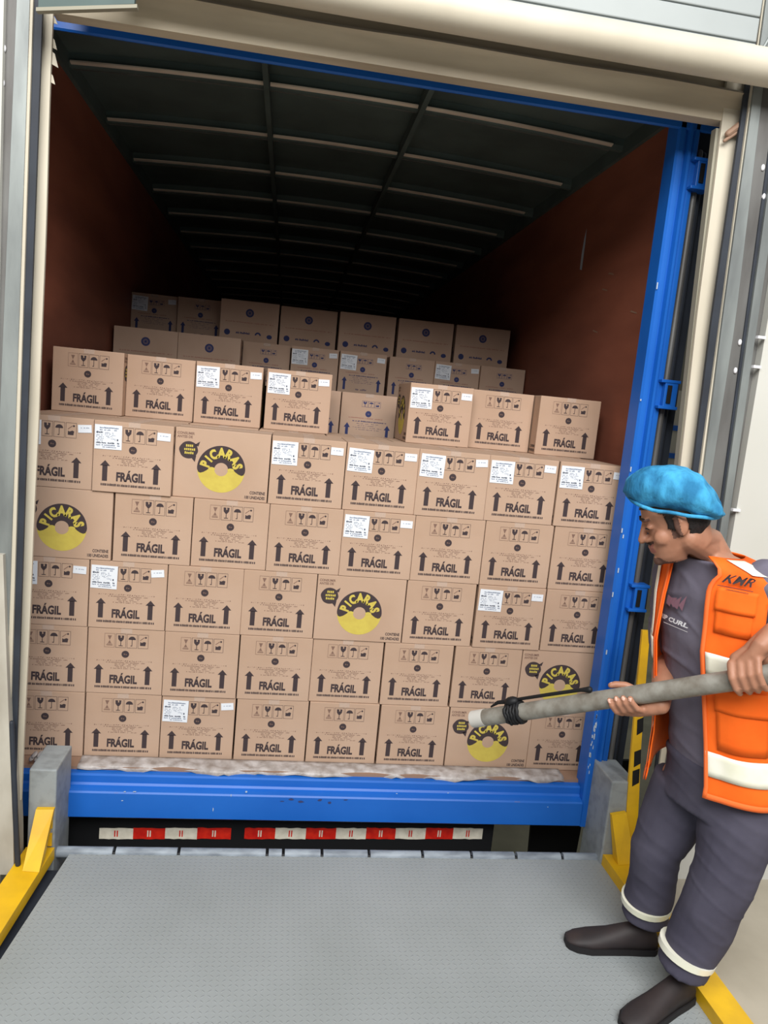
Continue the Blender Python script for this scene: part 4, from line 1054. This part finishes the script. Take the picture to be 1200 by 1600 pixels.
# shoes
def shoe(an, toe):
    d = Vector((toe.x-an.x, toe.y-an.y, 0)); L_ = d.length+.05; d.normalize(); s_ = Z.cross(d); c0 = Vector((an.x, an.y, ZR))-d*.055
    mb = MB(); sl = MB(); Rg = []; Sg = []
    for t, hw, h in ((0, .022, .060), (.04, .034, .085), (.16, .037, .105), (.34, .038, .092), (.55, .043, .068), (.75, .048, .052), (.9, .040, .042), (.975, .026, .032), (1, .012, .025)):
        c = c0+d*L_*t
        Rg.append([c+s_*hw*math.cos(a)+Z*(.02+(h-.02)*max(0, math.sin(a))**.8 if math.sin(a) > 0 else .016) for a in [2*PI*k/20 for k in range(20)]])
        Sg.append([c+s_*(hw+.004)*math.copysign(1, q[0])*abs(q[0])+Z*q[1] for q in ((-1, .001), (1, .001), (1, .022), (-1, .022))])
    mb.rings(Rg, 'shoe'); sl.rings(Sg, 'sole')
    o = lpart(mb, 'shoe', pr, True); lpart(sl, 'sole', pr)
shoe(anR, at(882, 1462, Z=ZR+.03)); shoe(anL, at(975, 1598, Z=ZR+.03))

# pole with pale end, black binding and thin rod
po = MB(); tl = (tip-hl).length
po.tube([pole(-.16), pole(tl-.05)], PR, 'pipe', 24, cap=False)
pol = po.build('pole', smooth=40); tag(pol, 'thick grey pipe held in both hands by the worker, pointing at the cartons', 'pole')
b = MB(); b.tube([pole(tl-.055), pole(tl-.004), pole(tl)], [PR+.0008, PR+.0004, PR-.004], 'pale', 24, cap=False); b.build('end_cap', pol, smooth=40)
tb_ = tparam(806); b = MB()
for k in range(5): b.tube([around(tb_-.022+.011*k+random.uniform(-.003, .003), 360*q/20, PR+.003+.002*((k+q) % 2)) for q in range(21)], .0062, 'black', 8, cap=False)
b.ellipsoid(around(tb_, 8, PR+.012), [pd*.026, cm_*.02, up_*.016], 'black', 14, 8); b.build('rubber_binding', pol, smooth=True)
te = tparam(928); b = MB()
b.tube([around(tb_-.01, 0, PR+.014), around((tb_+te)/2, 6, PR+.014), around(te+.03, 4, PR+.012), around(te, 10, PR+.010)], [.0055, .006, .006, .010], 'black', 10); b.build('thin_rod', pol, smooth=True)
b = MB(); th_ = tparam(772); b.tube([around(tb_+.01, 0, PR+.012), around(th_-.03, 0, PR+.014), around(th_, 2, PR+.004)], [.008, .0065, .003], 'black', 10); b.build('cord_end', pol, smooth=True)
